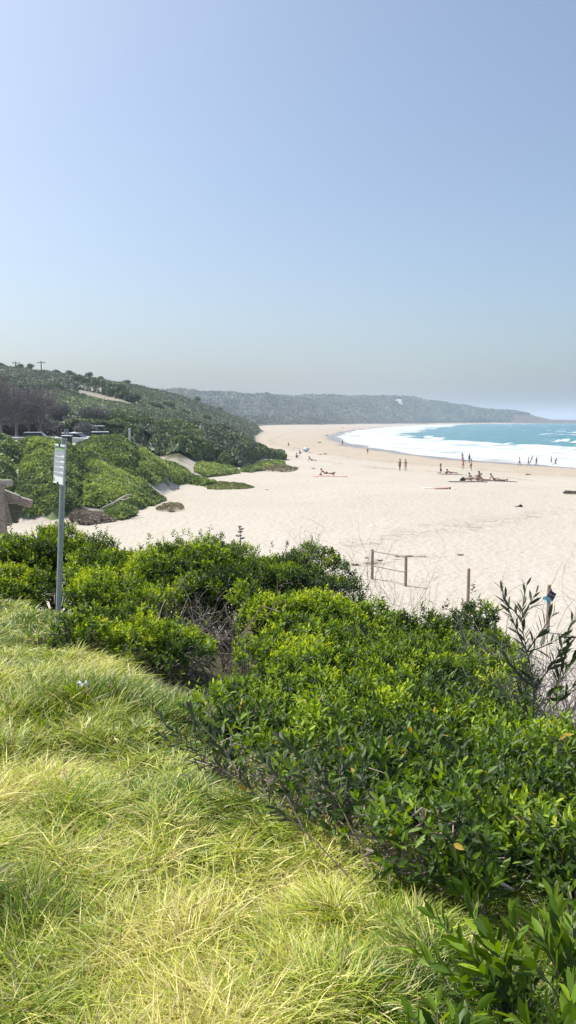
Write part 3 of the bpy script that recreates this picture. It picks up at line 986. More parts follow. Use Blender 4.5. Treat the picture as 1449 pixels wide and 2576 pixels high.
# ================================================================== grass
def build_grass():
    g = np.random.default_rng(99)
    n = 420000
    # candidates spread evenly over the view: more of them near, wider ones far
    t = -.62 + 1.25 * g.random(n)
    y = 1.15 * (13.5 / 1.15) ** (g.random(n) ** 1.0)
    x = t * (y + .15)
    # thinner cover beside the path of view, so that the bank stays grassy from a step aside
    m = 90000
    x = np.concatenate([x, -6.5 + 8.0 * g.random(m)]); y = np.concatenate([y, -1.0 + 14.5 * g.random(m)])
    out = np.arange(len(x)) >= n
    kk = ~out | (np.abs(x / (y + .15)) > .60) | (y < 1.15)
    x, y = x[kk], y[kk]
    db = bound_d(x, y)
    lim = np.interp(y, [1, 2.4, 3.4, 4.5, 6, 13], [1.9, 1.6, 1.4, 1.0, .55, .35]) * (.5 + fbm(x / .5, y / .5, 77))
    k = db < lim
    x, y, db = x[k], y[k], db[k]
    n = len(x)
    cl, cid = worley(x / .34, y / .34, 5)
    cl2, cid2 = worley(x / 1.0, y / 1.0, 6)
    # dark green tussocks versus bleached sward
    dry = fbm(x / 1.3, y / 1.3, 90, 3) * .75 + fbm(x / .35, y / .35, 91, 2) * .45
    shade = sstep(-.6, .5, db)
    z = H(x, y)
    ln = (.06 + .115 * g.random(n)) * (.75 + .6 * cid2) * np.interp(y, [1, 4, 12], [.95, 1.0, 1.15])
    z = z - .03 + .10 * cid * np.clip(1 - cl / .55, 0, 1)
    # combing direction: mostly towards the right and down the bank, swirling per clump
    a = -.5 + (fbm(x / .6, y / .6, 92, 2) - .5) * 6 + (cid - .5) * 5.5 + g.normal(size=n) * 1.45
    lean = np.stack([np.cos(a), np.sin(a), 0 * a], 1)
    up = np.array([0, 0, 1.0])
    tus = sstep(.50, .36, dry) if False else 1 - sstep(.36, .50, dry)
    ln = ln * (1 + .40 * tus * (y < 6))
    k0 = (.25 + .5 * g.random(n)) * (1 - .4 * tus); bendy = (.45 + .75 * g.random(n)) * (1 - .35 * tus)
    P0 = np.stack([x, y, z], 1)
    w = (.0012 + .0017 * g.random(n)) * np.interp(y, [1, 3, 12], [.9, 1.15, 2.6])
    Sd = unit(np.cross(lean, up) + g.normal(size=(n, 3)) * .45)
    rows = []
    for f, ww in ((0, .8), (.35, 1.0), (.7, .75), (1, 0)):
        c = P0 + lean * (ln * (k0 * f + bendy * f * f * .75))[:, None] + up * (ln * (f * .95 - bendy * .52 * f * f))[:, None]
        if ww: rows.append(c - Sd * (w * ww)[:, None]); rows.append(c + Sd * (w * ww)[:, None])
        else: rows.append(c)
    V = np.stack(rows, 1).reshape(-1, 3)
    b = (np.arange(n) * 7)[:, None]
    q = np.concatenate([b + np.array([[0, 1, 3, 2]]), b + np.array([[2, 3, 5, 4]])]); tr = b + np.array([[4, 5, 6]])
    tone = np.clip((dry - .32) * 1.35 + (cid2 - .5) * .35 + (cid - .5) * .25 + g.normal(size=n) * .20 - .18 * shade + .07, 0, .9)
    tone = np.where(g.random(n) < .12, .84 + .11 * g.random(n), np.minimum(tone, .92)); tone = np.where(g.random(n) < .055, 1.0, tone)
    o = np_mesh('grass', V, [q, tr], M['grass'], None, fattr=dict(tone=np.concatenate([tone, tone, tone]), rnd=fold(g.random(n), [2, 1])))
    tag(o, 'long yellow green windswept grass covering the bank in the foreground', 'grass', kind='stuff')
# ================================================================== placing the foreground shrubs
SHR = [  # survey column, survey row of the top, distance, radius, kind, lime, openness, label
    (-70, 1375, 12.6, 1.2, 'bush', .05, 0, 'green shrub mostly cut off by the left frame edge behind the grass'),
    (40, 1352, 12.6, .95, 'bush', .10, 0, 'bright green shrub at the far left in front of the pale sand gap'),
    (130, 1340, 12.9, .95, 'bush', .12, 0, 'yellow green shrub with its top just left of the sign post'),
    (222, 1368, 12.8, .85, 'bush', .02, 0, 'darker green shrub just right of the sign post, against the sand'),
    (60, 1440, 11.0, .70, 'bush', .06, .1, 'low leafy shrub behind the bleached grass at the left edge'),
    (300, 1400, 11.0, .85, 'bush', .14, 0, 'rounded bright green shrub right of the sign post, second row'),
    (410, 1375, 11.6, 1.0, 'bush', .10, 0, 'tall bright green shrub under the bare sand left of the middle'),
    (500, 1374, 12.2, 1.0, 'bush', .02, 0, 'mid green shrub topped by dark curled leaf tips near the middle'),
    (600, 1392, 12.4, 1.0, 'bush', .04, 0, 'green shrub from which the lone dry flower stalk rises'),
    (700, 1388, 12.8, 1.0, 'bush', -.02, 0, 'dense green shrub left of the dark twiggy one on the sand edge'),
    (790, 1410, 12.4, .85, 'wattle', -.12, .1, 'dark green twiggy shrub ending the back row beside the rope fence'),
    (235, 1440, 9.9, .60, 'bush', .16, 0, 'small lime green shrub touching the right side of the sign post'),
    (330, 1465, 9.9, .75, 'bush', .12, 0, 'lime green shrub in the middle row right of the sign'),
    (450, 1450, 10.2, .80, 'bush', -.06, 0, 'green shrub with shade put into its leaf colour, above the tangle of dead grey sticks'),  # leaf tone lowered to put shade into its front face
    (575, 1440, 10.8, .80, 'bush', -.18, 0, 'shrub with leaves painted dark as shade, above the deep shaded hollow'),  # leaves toned down further, painting the shade of the hollow
    (715, 1485, 9.2, .72, 'bush', .04, 0, 'leafy shrub right of the shaded hollow, behind the middle thicket'),
    (780, 1480, 8.9, .75, 'bush', .16, 0, 'lime tipped shrub that peaks left of the rope fence foot'),
    (880, 1520, 8.7, .8, 'bush', .10, 0, 'green shrub below the rope fence with yellow shoots'),
    (985, 1550, 8.7, .8, 'bush', .06, 0, 'low green shrub in the dip below the rope fence'),
    (1110, 1535, 8.8, .85, 'bush', -.02, 0, 'rounded dark green shrub below the lone fence post'),
    (1190, 1570, 8.6, .7, 'bush', -.02, .15, 'loose shrub on the right flank facing the open sand'),
    (235, 1635, 7.3, .42, 'bush', .14, 0, 'small lime shrub at the grass edge right below the sign post'),
    (330, 1605, 7.5, .58, 'bush', .14, 0, 'bright shrub in front of the dead sticks, lower left'),
    (425, 1635, 7.2, .50, 'bush', .06, 0, 'green shrub left of the shaded hollow at the grass edge'),
    (720, 1595, 7.4, .55, 'bush', .06, 0, 'shrub on the right rim of the shaded hollow'),
    (790, 1600, 7.1, .72, 'bush', .14, 0, 'lime green shrub in the heart of the middle thicket'),
    (905, 1620, 6.9, .72, 'bush', .12, 0, 'yellow green shrub with a bare upright stalk beside it'),
    (1020, 1612, 6.9, .72, 'bush', .08, 0, 'leafy shrub in the thicket left of the pale flowering one'),
    (1120, 1650, 6.7, .7, 'wattle', -.04, .1, 'dark green shrub in the right part of the middle thicket'),
    (1195, 1645, 6.6, .55, 'wattle', .18, .2, 'pale speckled shrub at the right end of the thicket by the sand'),
    (665, 1745, 5.9, .42, 'bush', .10, 0, 'small bright shrub below the shaded hollow'),
    (745, 1715, 5.7, .62, 'bush', .12, 0, 'bright green shrub in the centre of the picture'),
    (870, 1725, 5.5, .62, 'bush', .08, 0, 'green shrub right of the picture centre in the lower row'),
    (1000, 1740, 5.4, .62, 'wattle', .02, .1, 'long leaved shrub in the lower row right of centre'),
    (1130, 1765, 5.3, .6, 'wattle', .0, .1, 'long leaved dark shrub below the pale speckled one'),
    (1240, 1805, 5.2, .52, 'wattle', .05, .1, 'long leaved shrub at the foot of the bare twigs on the right'),
    (560, 1830, 4.9, .28, 'wattle', .0, .4, 'small open shrub at the grass edge above the leaning branch'),
    (690, 1845, 4.7, .45, 'wattle', .06, .1, 'shrub with glossy long leaves over the grass edge'),
    (825, 1850, 4.5, .52, 'wattle', .06, .1, 'glossy green shrub in front of the middle thicket'),
    (960, 1865, 4.4, .55, 'wattle', -.03, .1, 'dark glossy shrub in the lower right thicket'),
    (1100, 1870, 4.3, .55, 'wattle', .0, .1, 'glossy shrub with a few yellow leaves, lower right thicket'),
    (1235, 1855, 4.4, .55, 'wattle', .06, .1, 'bright edged shrub in the lower right thicket below the bare twigs'),
    (1350, 1825, 4.5, .52, 'wattle', .12, .1, 'yellow tipped shrub standing against the pale sand on the right'),
    (1450, 1835, 4.3, .5, 'wattle', .12, .1, 'bright shrub cut by the right frame edge below the sapling'),
    (880, 2010, 3.75, .34, 'wattle', -.05, .2, 'low dark shrub overhanging the grass, lower middle'),
    (1010, 2020, 3.65, .40, 'wattle', -.02, .15, 'low dark green shrub among dry sticks, lower right'),
    (1150, 2000, 3.6, .44, 'wattle', .05, .1, 'large leaved shrub above the dry fallen stick'),
    (1290, 1985, 3.6, .45, 'wattle', .10, .1, 'large leaved bright shrub near the right edge'),
    (1415, 1970, 3.5, .42, 'wattle', .14, .1, 'lime green shrub at the right frame edge, lower half'),
    (560, 1935, 3.95, .20, 'wattle', -.06, .8, 'open dark sprigs in the grass left of the thicket foot'),
    (690, 1990, 3.7, .22, 'wattle', -.04, .75, 'open leafy sprigs in the grass at the thicket foot, centre'),
    (800, 2080, 3.35, .22, 'wattle', .0, .75, 'sparse sprigs standing in long grass right of the leaning branches'),
    (935, 2130, 3.2, .24, 'wattle', -.04, .6, 'dark sprigs at the grass edge below the lower thicket'),
    (1060, 2190, 2.85, .24, 'wattle', .08, .35, 'lime sprigs in the grass left of the broad leaved shrubs'),
    (1170, 2140, 3.05, .28, 'wattle', .10, .2, 'small shrub with broad lime leaves above the straw grass'),
    (1320, 2110, 3.0, .34, 'wattle', .06, .15, 'shrub with broad leaves over the yellow straw at right'),
    (1430, 2150, 2.8, .30, 'wattle', .10, .15, 'broad leaved shrub at the right frame edge above the straw'),
]


def build_shrubs():
    for i, (u, v, Y, r, kind, lime, op, lab) in enumerate(SHR):
        a, b = ray(u, v); X = float(a) * Y
        zt = EYE + float(b) * Y
        z0 = H1(X, Y)
        h = max(.35, zt - z0)
        hi = Y < 8.0
        if kind == 'wattle':
            L, W = (.070, .0225) if Y < 6 else (.064, .020)
        else:
            L, W = (.057, .0215)
        if Y >= 8: L, W = L * 1.12, W * 1.2
        make_shrub(100 + i, r * (.93 if Y > 5 else 1), h, L, W, kind, hi, (1.0 if Y > 8 else .95) * (.62 if kind == 'wattle' else 1), op, (X, Y, z0), lab,
                   'shrubs on the slope between the grass and the sand', lime, dead=4 if i in (13, 14, 15, 24) else (2 if i in (4, 11, 12, 22, 23) else (1 if Y < 5 else 0)), skirt=.12 if i in (13, 14) else (.5 if Y > 7 else .7 if Y > 4.6 else 1.0))


def wp(u, v, Y):
    a, b = ray(u, v)
    return Vector((float(a) * Y, Y, EYE + float(b) * Y))


def build_stems():
    # long leaning branch with dark leaves over the grass
    st = []
    st.append([wp(905, 2235, 2.7), wp(760, 2080, 3.0), wp(620, 1980, 3.2), wp(520, 1905, 3.4), wp(430, 1840, 3.6), wp(375, 1775, 3.75)])
    st.append([wp(620, 1980, 3.2), wp(560, 1880, 3.5), wp(500, 1820, 3.7), wp(470, 1770, 3.8)])
    st.append([wp(520, 1905, 3.4), wp(450, 1880, 3.4), wp(400, 1850, 3.45)])
    st.append([wp(760, 2080, 3.0), wp(700, 1960, 3.3), wp(640, 1890, 3.5)])
    leafy_stems('leaning_branch', st, .062, .016, 'sapling', 'long dark leafy branch leaning over the bright grass left of the thicket', 'branch', 5, .024, thick=.0032)
    st = [[wp(930, 2190, 2.7), wp(850, 2010, 3.1), wp(760, 1905, 3.4), wp(700, 1850, 3.5)], [wp(850, 2010, 3.1), wp(800, 1990, 3.0), wp(740, 1930, 3.1)],
          [wp(850, 2010, 3.1), wp(860, 1900, 3.2), wp(850, 1840, 3.3)]]
    leafy_stems('leaning_branch', st, .07, .017, 'sapling', 'second dark leafy branch, right of the long leaning one', 'branch', 6, .024, thick=.0032)
    # near wattle stems, lower right
    def near(u0, v0, Y0, tips, lab, seed, n=.016, mat='wattle', L=.082, W=.026):
        st = []
        for (u, v, Y) in tips:
            p0 = wp(u0, v0, Y0); p1 = wp(u, v, Y)
            mid = p0.lerp(p1, .5) + Vector((0, 0, .03))
            st.append([p0, mid, p1])
        leafy_stems('wattle_bush', st, L, W, mat, lab, 'shrub', seed, n, thick=.003)
    near(1330, 2620, 2.0, [(1040, 2395, 2.15), (1090, 2300, 2.3), (1180, 2290, 2.3), (1230, 2330, 2.2), (1130, 2440, 2.0), (1210, 2440, 2.0), (1290, 2300, 2.3), (1340, 2420, 2.1), (1160, 2370, 2.1), (1250, 2390, 2.05)],
         'nearest wattle bush with broad glossy leaves at the lower right', 11)
    near(1440, 2560, 2.0, [(1330, 2290, 2.25), (1390, 2260, 2.3), (1440, 2290, 2.2), (1360, 2350, 2.1), (1430, 2370, 2.1), (1470, 2330, 2.1), (1300, 2400, 2.05)],
         'broad leaved bush at the right frame edge above the bottom corner', 12)
    near(1100, 2720, 1.75, [(1040, 2560, 1.85), (1100, 2520, 1.9), (1150, 2560, 1.85), (1200, 2540, 1.85), (1010, 2590, 1.8), (1180, 2590, 1.8)],
         'low leafy sprigs on the bottom edge right of centre', 13)
    near(1400, 2700, 1.75, [(1290, 2560, 1.85), (1370, 2530, 1.9), (1430, 2540, 1.85), (1450, 2470, 1.95), (1330, 2600, 1.8)],
         'leafy sprigs in the bottom right corner', 14)
    near(1210, 2330, 2.45, [(1080, 2160, 2.75), (1130, 2130, 2.8), (1190, 2160, 2.75), (1230, 2110, 2.8), (1150, 2220, 2.6), (1250, 2200, 2.6)],
         'sprigs with lime leaves rising from the grass edge, lower right', 15)
    # sapling against the sand
    b0 = wp(1340, 1850, 5.0); st = []
    main = [b0, wp(1345, 1730, 5.1), wp(1325, 1640, 5.15), wp(1310, 1560, 5.2), wp(1325, 1470, 5.25)]
    st.append(main)
    for a_, b_, c_ in (((1325, 1640), (1290, 1560), (1258, 1475)), ((1325, 1640), (1360, 1590), (1395, 1540)), ((1345, 1730), (1290, 1690), (1245, 1590)), ((1345, 1730), (1400, 1660), (1440, 1560)),
                       ((1370, 1780), (1410, 1700), (1430, 1620)), ((1370, 1800), (1430, 1740), (1470, 1700)), ((1310, 1560), (1325, 1530), (1350, 1490)),
                       ((1340, 1790), (1400, 1730), (1450, 1640)), ((1345, 1730), (1310, 1700), (1270, 1650)), ((1310, 1560), (1290, 1530), (1262, 1530)), ((1340, 1800), (1290, 1760), (1240, 1720)),
                       ((1325, 1640), (1360, 1630), (1420, 1600))):
        st.append([wp(*a_, 5.12), wp(*b_, 5.15), wp(*c_, 5.2)])
    leafy_stems('sapling', st, .115, .026, 'sapling', 'thin sapling with long dark leaves standing against the pale sand at right', 'sapling', 21, .030, thick=.006)
    # lone stalk on the shrub top
    q = wp(604, 1375, 12.4)
    mb = MB(); mb.tube([q - Vector((0, 0, .3)), q + Vector((.01, 0, .15)), wp(606, 1352, 12.4), wp(602, 1325, 12.4)], [.009, .008, .006, .004], 5)
    for (u, v, s_) in ((604, 1340, .05), (607, 1333, .05), (603, 1327, .035), (600, 1350, .06), (609, 1356, .05)):
        c = wp(u, v, 12.4)
        for k in range(5):
            d = Vector((math.cos(k * 1.3), math.sin(k * 1.3), .3)) * s_
            mb.tube([c, c + d * .6 + Vector((0, 0, .012)), c + d], [.004, .014, .002], 4, False)
    o = mb.build('dry_stalk', M['deadtwig']); tag(o, 'lone dry seed stalk standing above the shrubs against the sand', 'stalk')
    q = wp(893, 1600, 6.6)
    mb = MB(); mb.tube([wp(893, 1680, 6.5), wp(892, 1640, 6.5), wp(889, 1600, 6.5), wp(890, 1575, 6.5)], [.006, .005, .004, .002], 5)
    mb.tube([wp(892, 1640, 6.5), wp(900, 1610, 6.5)], [.003, .0015], 3)
    tag(mb.build('bare_stalk', M['deadtwig']), 'bare pale upright stalk in the middle of the green thicket', 'stalk')
    # bare brush
    for i, (u, v, Y, r, h, n, lab) in enumerate((
            (905, 1465, 13.0, .5, 1.7, 32, 'bare grey brush left of the rope fence above the shrubs'),
            (985, 1490, 13.5, .6, 1.6, 34, 'bare grey brush in front of the rope fence posts'),
            (850, 1450, 12.2, .35, 1.5, 18, 'dark leafless twigs beside the last shrub of the back row'),
            (1270, 1700, 7.6, .5, 1.0, 60, 'grey leafless brush left of the thin sapling'),
            (1360, 1700, 6.9, .5, 1.2, 90, 'tangled leafless brush behind the thin sapling'),
            (1450, 1690, 6.6, .45, 1.3, 90, 'leafless purple grey brush at the right frame edge'),
            (1400, 1790, 6.0, .4, .9, 70, 'low leafless brush under the sapling on the sand'))):
        a, b = ray(u, v); X = float(a) * Y; z0 = H1(X, Y)
        top = EYE + float(b) * Y
        hh = max(h, (top - z0) * 1.25)
        brush('bare_brush', (X, Y, z0), r, hh, n, lab, 300 + i, th=.0055 if i > 2 else .007, mat='deadtwig' if i in (0, 1) else 'greybark')
    for i, (u, v, Y, lab) in enumerate(((470, 1590, 8.6, 'tangle of dead grey sticks under the shrubs by the shaded hollow'),
                                        (560, 1640, 8.2, 'dead sticks lying in the deep shaded hollow'))):
        a, b = ray(u, v); X = float(a) * Y; z0 = H1(X, Y)
        brush('dead_sticks', (X, Y, z0), .8, .8, 40, lab, 330 + i, th=.008)
    # fallen stick and litter
    p = wp(1270, 2225, 2.7)
    mb = MB(); mb.tube([wp(1225, 2215, 2.75), wp(1260, 2222, 2.72), wp(1290, 2238, 2.68)], [.006, .008, .005], 6); mb.tube([wp(1260, 2222, 2.72), wp(1252, 2200, 2.75)], [.004, .002], 4)
    tag(mb.build('dry_stick', M['drift']), 'pale dry stick lying among the leaves at lower right', 'stick')
    x, y, z = hit(210, 1779)
    mb = MB()
    g = np.random.default_rng(4)
    nn = 8
    V = []
    for i in range(nn):
        for j in range(nn):
            V.append((x + (i / 7 - .5) * .07, y + (j / 7 - .5) * .05, z + .15 + .02 * g.random() + .015 * math.sin(i * 1.4)))
    mb.add(V, [tuple(r) for r in grid_faces(nn, nn)])
    o = mb.build('paper_scrap', simple('paper', (.8, .8, .8), .8, .04)); tag(o, 'crumpled white paper scrap lying in the grass at left', 'litter')
    mdf = o.modifiers.new('thick', 'SOLIDIFY'); mdf.thickness = .002
# ================================================================== dunes and hills
def build_dunes():
    def lightA(x, y, t):
        return t + .0
    g_ = 'thickets on the dunes left of the beach'
    T = [
        ('dune_thicket', [(-420, 46), (-60, 46.5), (30, 49.3), (60, 60), (20, 73), (-420, 76)], 0.94, 1.71, 0.25, 39000, 'scrubA', 'broad green thicket at the left frame edge above the timber stairs', .30),
        ('dune_thicket', [(30, 49.3), (110, 50.3), (200, 52.5), (215, 60), (180, 72), (40, 73), (60, 60)], 0.94, 1.62, 0.25, 39000, 'scrubA', 'green thicket directly behind the sign panel', .36),
        ('dune_thicket', [(205, 53.5), (290, 54.5), (350, 56.5), (418, 63.5), (380, 66.5), (300, 66.5), (240, 69), (205, 70), (215, 60)], 0.84, 1.44, 0.25, 36000, 'scrubA', 'rounded green thicket ending in a point on the sand right of the sign', .46),
        ('dune_thicket', [(215, 68.5), (240, 69), (300, 66.8), (335, 68), (350, 74), (330, 89), (230, 88), (190, 78)], 0.89, 1.62, 0.28, 33000, 'scrubA', 'high green thicket in front of the parked vehicles', .38),
        ('dune_thicket', [(335, 68), (385, 68.5), (408, 72), (432, 77), (470, 79.5), (520, 78.2), (545, 79.2), (505, 83), (460, 88), (400, 89), (345, 90), (352, 76)], 0.78, 1.52, 0.28, 36000, 'scrubA', 'long tongue of green scrub running down the dune to the sand', .42),
        ('dune_thicket', [(215, 112), (300, 112), (375, 110), (395, 124), (380, 148), (240, 150), (210, 130)], 1.75, 2.33, 0.40, 24000, 'scrubB', 'dark grey green thicket behind the white pole', .18),
        ('dune_thicket', [(375, 110), (440, 106), (492, 105.5), (520, 111), (545, 113), (560, 125), (545, 148), (380, 148), (395, 124)], 1.95, 2.52, 0.40, 30000, 'scrubB', 'big dark green thicket crowning the second dune', .34),
        ('dune_thicket', [(545, 112), (575, 111), (612, 117), (638, 128), (655, 138), (690, 143), (722, 147), (700, 156), (640, 158), (545, 150), (562, 125)], 1.48, 2.07, 0.38, 27000, 'scrubB', 'dark green thicket tapering down onto the beach', .40),
        ('dune_thicket', [(488, 93), (520, 92), (560, 96), (603, 101), (596, 109), (540, 110), (492, 104)], 0.49, 1.44, 0.30, 13500, 'scrubA', 'low fresh green patch in front of the dark thicket', .52),
        ('dune_thicket', [(602, 103), (630, 103), (668, 109), (655, 116), (612, 114)], 0.40, 1.26, 0.30, 6000, 'scrubA', 'small green patch on the sand beside the dune toe', .5),
        ('dune_thicket', [(640, 117), (690, 118), (718, 126), (715, 134), (665, 131), (640, 125)], 0.45, 1.35, 0.34, 7500, 'scrubA', 'low green patch at the tip of the second dune', .45),
    ]
    for i, (nm, poly, hv, lump, sp, n, mat, lab, t0) in enumerate(T):
        thicket(nm, poly, hv, lump, sp, n, mat, lab, 500 + i * 20, group=g_, cell=.16 if hv < 2 else .22, edge=1.5, tone0=t0, sink=.75)
    thicket('creeper_mat', [(520, 74.8), (560, 74.8), (600, 75.6), (632, 77.2), (640, 78.6), (612, 81.5), (560, 83), (522, 81)], .28, .8, .10, 9000, 'mat', 'flat olive green mat of creeper lying on the sand', 760, cat='creeper', cell=.14, edge=1.5, tone0=.45)
    # ragged dune shrubs low on the toe
    thicket('dune_thicket', [(262, 51.2), (300, 50.8), (338, 52.6), (342, 55.5), (290, 56), (262, 54)], 0.45, 0.81, 0.28, 5400, 'scrubA', 'small straggly green shrub on the sand below the bleached branch', 780, cell=.12, edge=1.1, tone0=.36)
    thicket('dune_grass', [(392, 55), (430, 54.0), (462, 56), (458, 59.5), (415, 60.5), (390, 58)], .35, .6, .17, 1500, 'olive', 'grey green tuft of dune grass on the sand slope', 790, cat='dune grass', cell=.12, edge=1.3, tone0=.4, upr=1.0, hull=False)
    thicket('dune_grass', [(645, 107), (700, 106), (742, 110), (752, 115), (715, 121), (665, 118)], .35, .9, .22, 3600, 'olive', 'flat brownish patch of dune grass at the end of the dunes', 800, cat='dune grass', cell=.2, edge=2.0, tone0=.35, upr=1.0, hull=False)
    thicket('leaf_litter', [(172, 49.2), (215, 48.3), (262, 49.6), (290, 50.4), (270, 52.3), (215, 52.6), (170, 52)], .34, .7, .16, 6500, 'brown', 'heap of brown dry brush at the foot of the dune', 810, cat='brush heap', cell=.10, edge=.9, tone0=.68, sink=1.0)
    # hillside
    lg = uY([(120, 118), (330, 116), (345, 200), (560, 330), (520, 380), (380, 290), (300, 232), (205, 232), (120, 190)])

    def hmask(x, y):
        u = (288 + F * x / y) / DS
        dtr, sg = segdist(x, y, TRACK); dp2, _ = segdist(x, y, PATH2)
        sd = dtr * sg
        return (1 - sstep(-9, -5, sd) * (1 - sstep(4, 6, sd)) * sstep(190, 205, u) * (1 - sstep(340, 355, u)) * (y < 300)) * sstep(3.0, 4.5, dp2) * (1 - poly_in(x, y, PAVE)) * sstep(.2, 1.5, table(x, y) - 1.4) * (1 - sstep(640, 655, u)) * (1 - .6 * sstep(-4, 8, edge_dist(x, y, lg)))
    def htone(x, y, t):
        e = edge_dist(x, y, lg)
        return t + .38 * sstep(-8, 14, e) - .05
    thicket('hill_scrub', None, 1.9, 3.2, .75, 170000, 'scrubH', 'grey green scrub covering the hill behind the dunes', 900, cat=None, kind='stuff', polar=((-200, 660, 760), (113, 560, 380)), tone0=.32, mask=hmask, tonefn=htone, upr=.8)

    def fmask(x, y):
        ds = shore_d(x, y)
        u = (288 + F * x / y) / DS
        b3 = uY([(985, 1680), (1000, 1685), (1012, 1600), (1010, 1540), (992, 1560), (982, 1620)])
        return sstep(.5, 3.0, table(x, y) - 2.6) * (1 - sstep(1270, 1372, u)) * (1 - .95 * poly_in(x + (fbm(x / 20, y / 20, 2) - .5) * 14, y, b3)) * np.clip(1 - (sstep(1235, 1300, u) * (table(x, y) < 22)), 0, 1)
    def ftone(x, y, t):
        return t + (fbm(x / 110, y / 200, 71, 4) - .5) * 1.0 - .02
    thicket('headland_scrub', None, 5.5, 15, 3.2, 60000, 'scrubH', 'dull green scrub over the long far headland', 930, cat=None, kind='stuff', polar=((380, 1420, 760), (880, 2050, 260)), tone0=.20, tvar=.4, mask=fmask, tonefn=ftone, upr=.8)


def build_trees():
    # grey tree clump at the left
    for i, (u, Y, h, r, lab) in enumerate(((-20, 98, 7.8, 3.2, 'large grey leafless looking tree cut by the left frame edge'),
                                           (45, 101, 7.4, 3.2, 'grey bare branched tree second from the left edge'),
                                           (100, 103, 6.6, 2.9, 'grey bare branched tree at the right of the grey clump, beside the paved lot'),
                                           (10, 112, 7.6, 3.0, 'grey tree standing behind the two front grey ones'),
                                           (75, 114, 7.0, 3.0, 'grey tree behind the clump, toward the paved lot'),
                                           (150, 122, 4.2, 2.0, 'small grey tree behind the paved lot'))):
        x = (u * DS - 288) / F * Y; z = H1(x, Y)
        make_tree('bare_tree', (x, Y, z), h, r, 40 + i, 'grey', lab, group='grey trees beside the car park', nleaf=1900, spray=.22, bare=True, trunk=.22, nl=10, low=.15)
    # dark grey-green trees between lot and thicket
    for i, (u, Y, h, r, lab) in enumerate(((232, 118, 3.6, 2.3, 'grey green tree right of the white van'), (262, 121, 4.0, 2.4, 'grey green tree above the white van'),
                                           (295, 120, 3.6, 2.4, 'dark tree left of the white pole'), (330, 122, 3.4, 2.4, 'dark tree directly behind the white pole'),
                                           (365, 124, 3.4, 2.4, 'dark tree right of the white pole'), (215, 98, 2.4, 1.5, 'round grey green bush in front of the white van'))):
        x = (u * DS - 288) / F * Y; z = H1(x, Y)
        make_tree('coastal_tree', (x, Y, z), h, r, 60 + i, 'grey' if i in (0, 1, 5) else 'scrubB', lab, group='trees around the car park', nleaf=2600, spray=.24, bare=i in (0, 1), trunk=.14, tone0=.35 if i < 5 else .6, low=.2)
    # row of tall dark trees above the pale track, scattered trees on hill and skyline
    hill = [(232, 268, 9, 5, 'dark tree at the left end of the row above the pale track'), (250, 262, 8, 4.6, 'dark tree second in the row above the pale track'),
            (268, 258, 7, 4.4, 'dark tree third in the row above the pale track'), (284, 252, 7.5, 4.6, 'tall dark tree in the middle of the row above the pale track'),
            (300, 248, 7.5, 4.8, 'broad tree right of the middle of the row above the pale track'), (318, 243, 6, 4.2, 'broad green tree near the right end of the row above the pale track'),
            (336, 240, 4.5, 3.2, 'small tree ending the row above the pale track'), (205, 275, 8, 5.0, 'dark tree standing apart, left of the row above the track'),
            (60, 215, 6, 4.4, 'dark rounded tree on the left hillside above the grey clump'), (100, 225, 6.5, 4.8, 'dark rounded tree on the hillside, middle left'),
            (150, 240, 6, 4.6, 'dark rounded tree on the hillside below the ridge'), (20, 235, 6, 4.4, 'dark tree at the left frame edge on the hillside'),
            (395, 262, 4.5, 3.4, 'dark clump tree on the slope right of the track end'), (425, 300, 5, 4, 'dark clump tree low on the right hillside'),
            (520, 330, 4.5, 3.6, 'dark clump tree near the toe of the hill'), (465, 290, 4, 3, 'dark clump tree half way down the hill flank')]
    for i, (u, Y, h, r, lab) in enumerate(hill):
        x = (u * DS - 288) / F * Y; z = H1(x, Y)
        make_tree('hill_tree', (x, Y, z), h * .45, r * .62, 80 + i, 'scrubB', lab, group='dark trees on the hillside', nleaf=1800, spray=.7, trunk=.25, tone0=.22, low=.15, nl=6)
    sky = [(15, 'small ragged tree on the ridge at the far left'), (60, 'low tree on the ridge below the left power pole'), (85, 'low tree on the ridge between the two power poles'), (150, 'ragged tree on the ridge right of the power poles'),
           (185, 'small tree on the ridge above the hillside row'), (233, 'rounded tree poking above the ridge line'), (262, 'low tree on the ridge descending right'), (325, 'small tree on the lower ridge'),
           (500, 'small tree near the foot of the ridge'), (553, 'tree standing out on the low end of the ridge')]
    for i, (u, lab) in enumerate(sky):
        Y = np.interp(u, [0, 300, 400, 450, 500, 530, 560], [332, 350, 380, 400, 420, 435, 450])
        x = (u * DS - 288) / F * Y; z = H1(x, Y)
        make_tree('ridge_tree', (x, Y, z), 3.4 + (i % 3) * .5, 1.7, 110 + i, 'scrubB', lab, group='trees on the ridge line', nleaf=500, spray=.6, trunk=.2, tone0=.2, low=.3, nl=5)


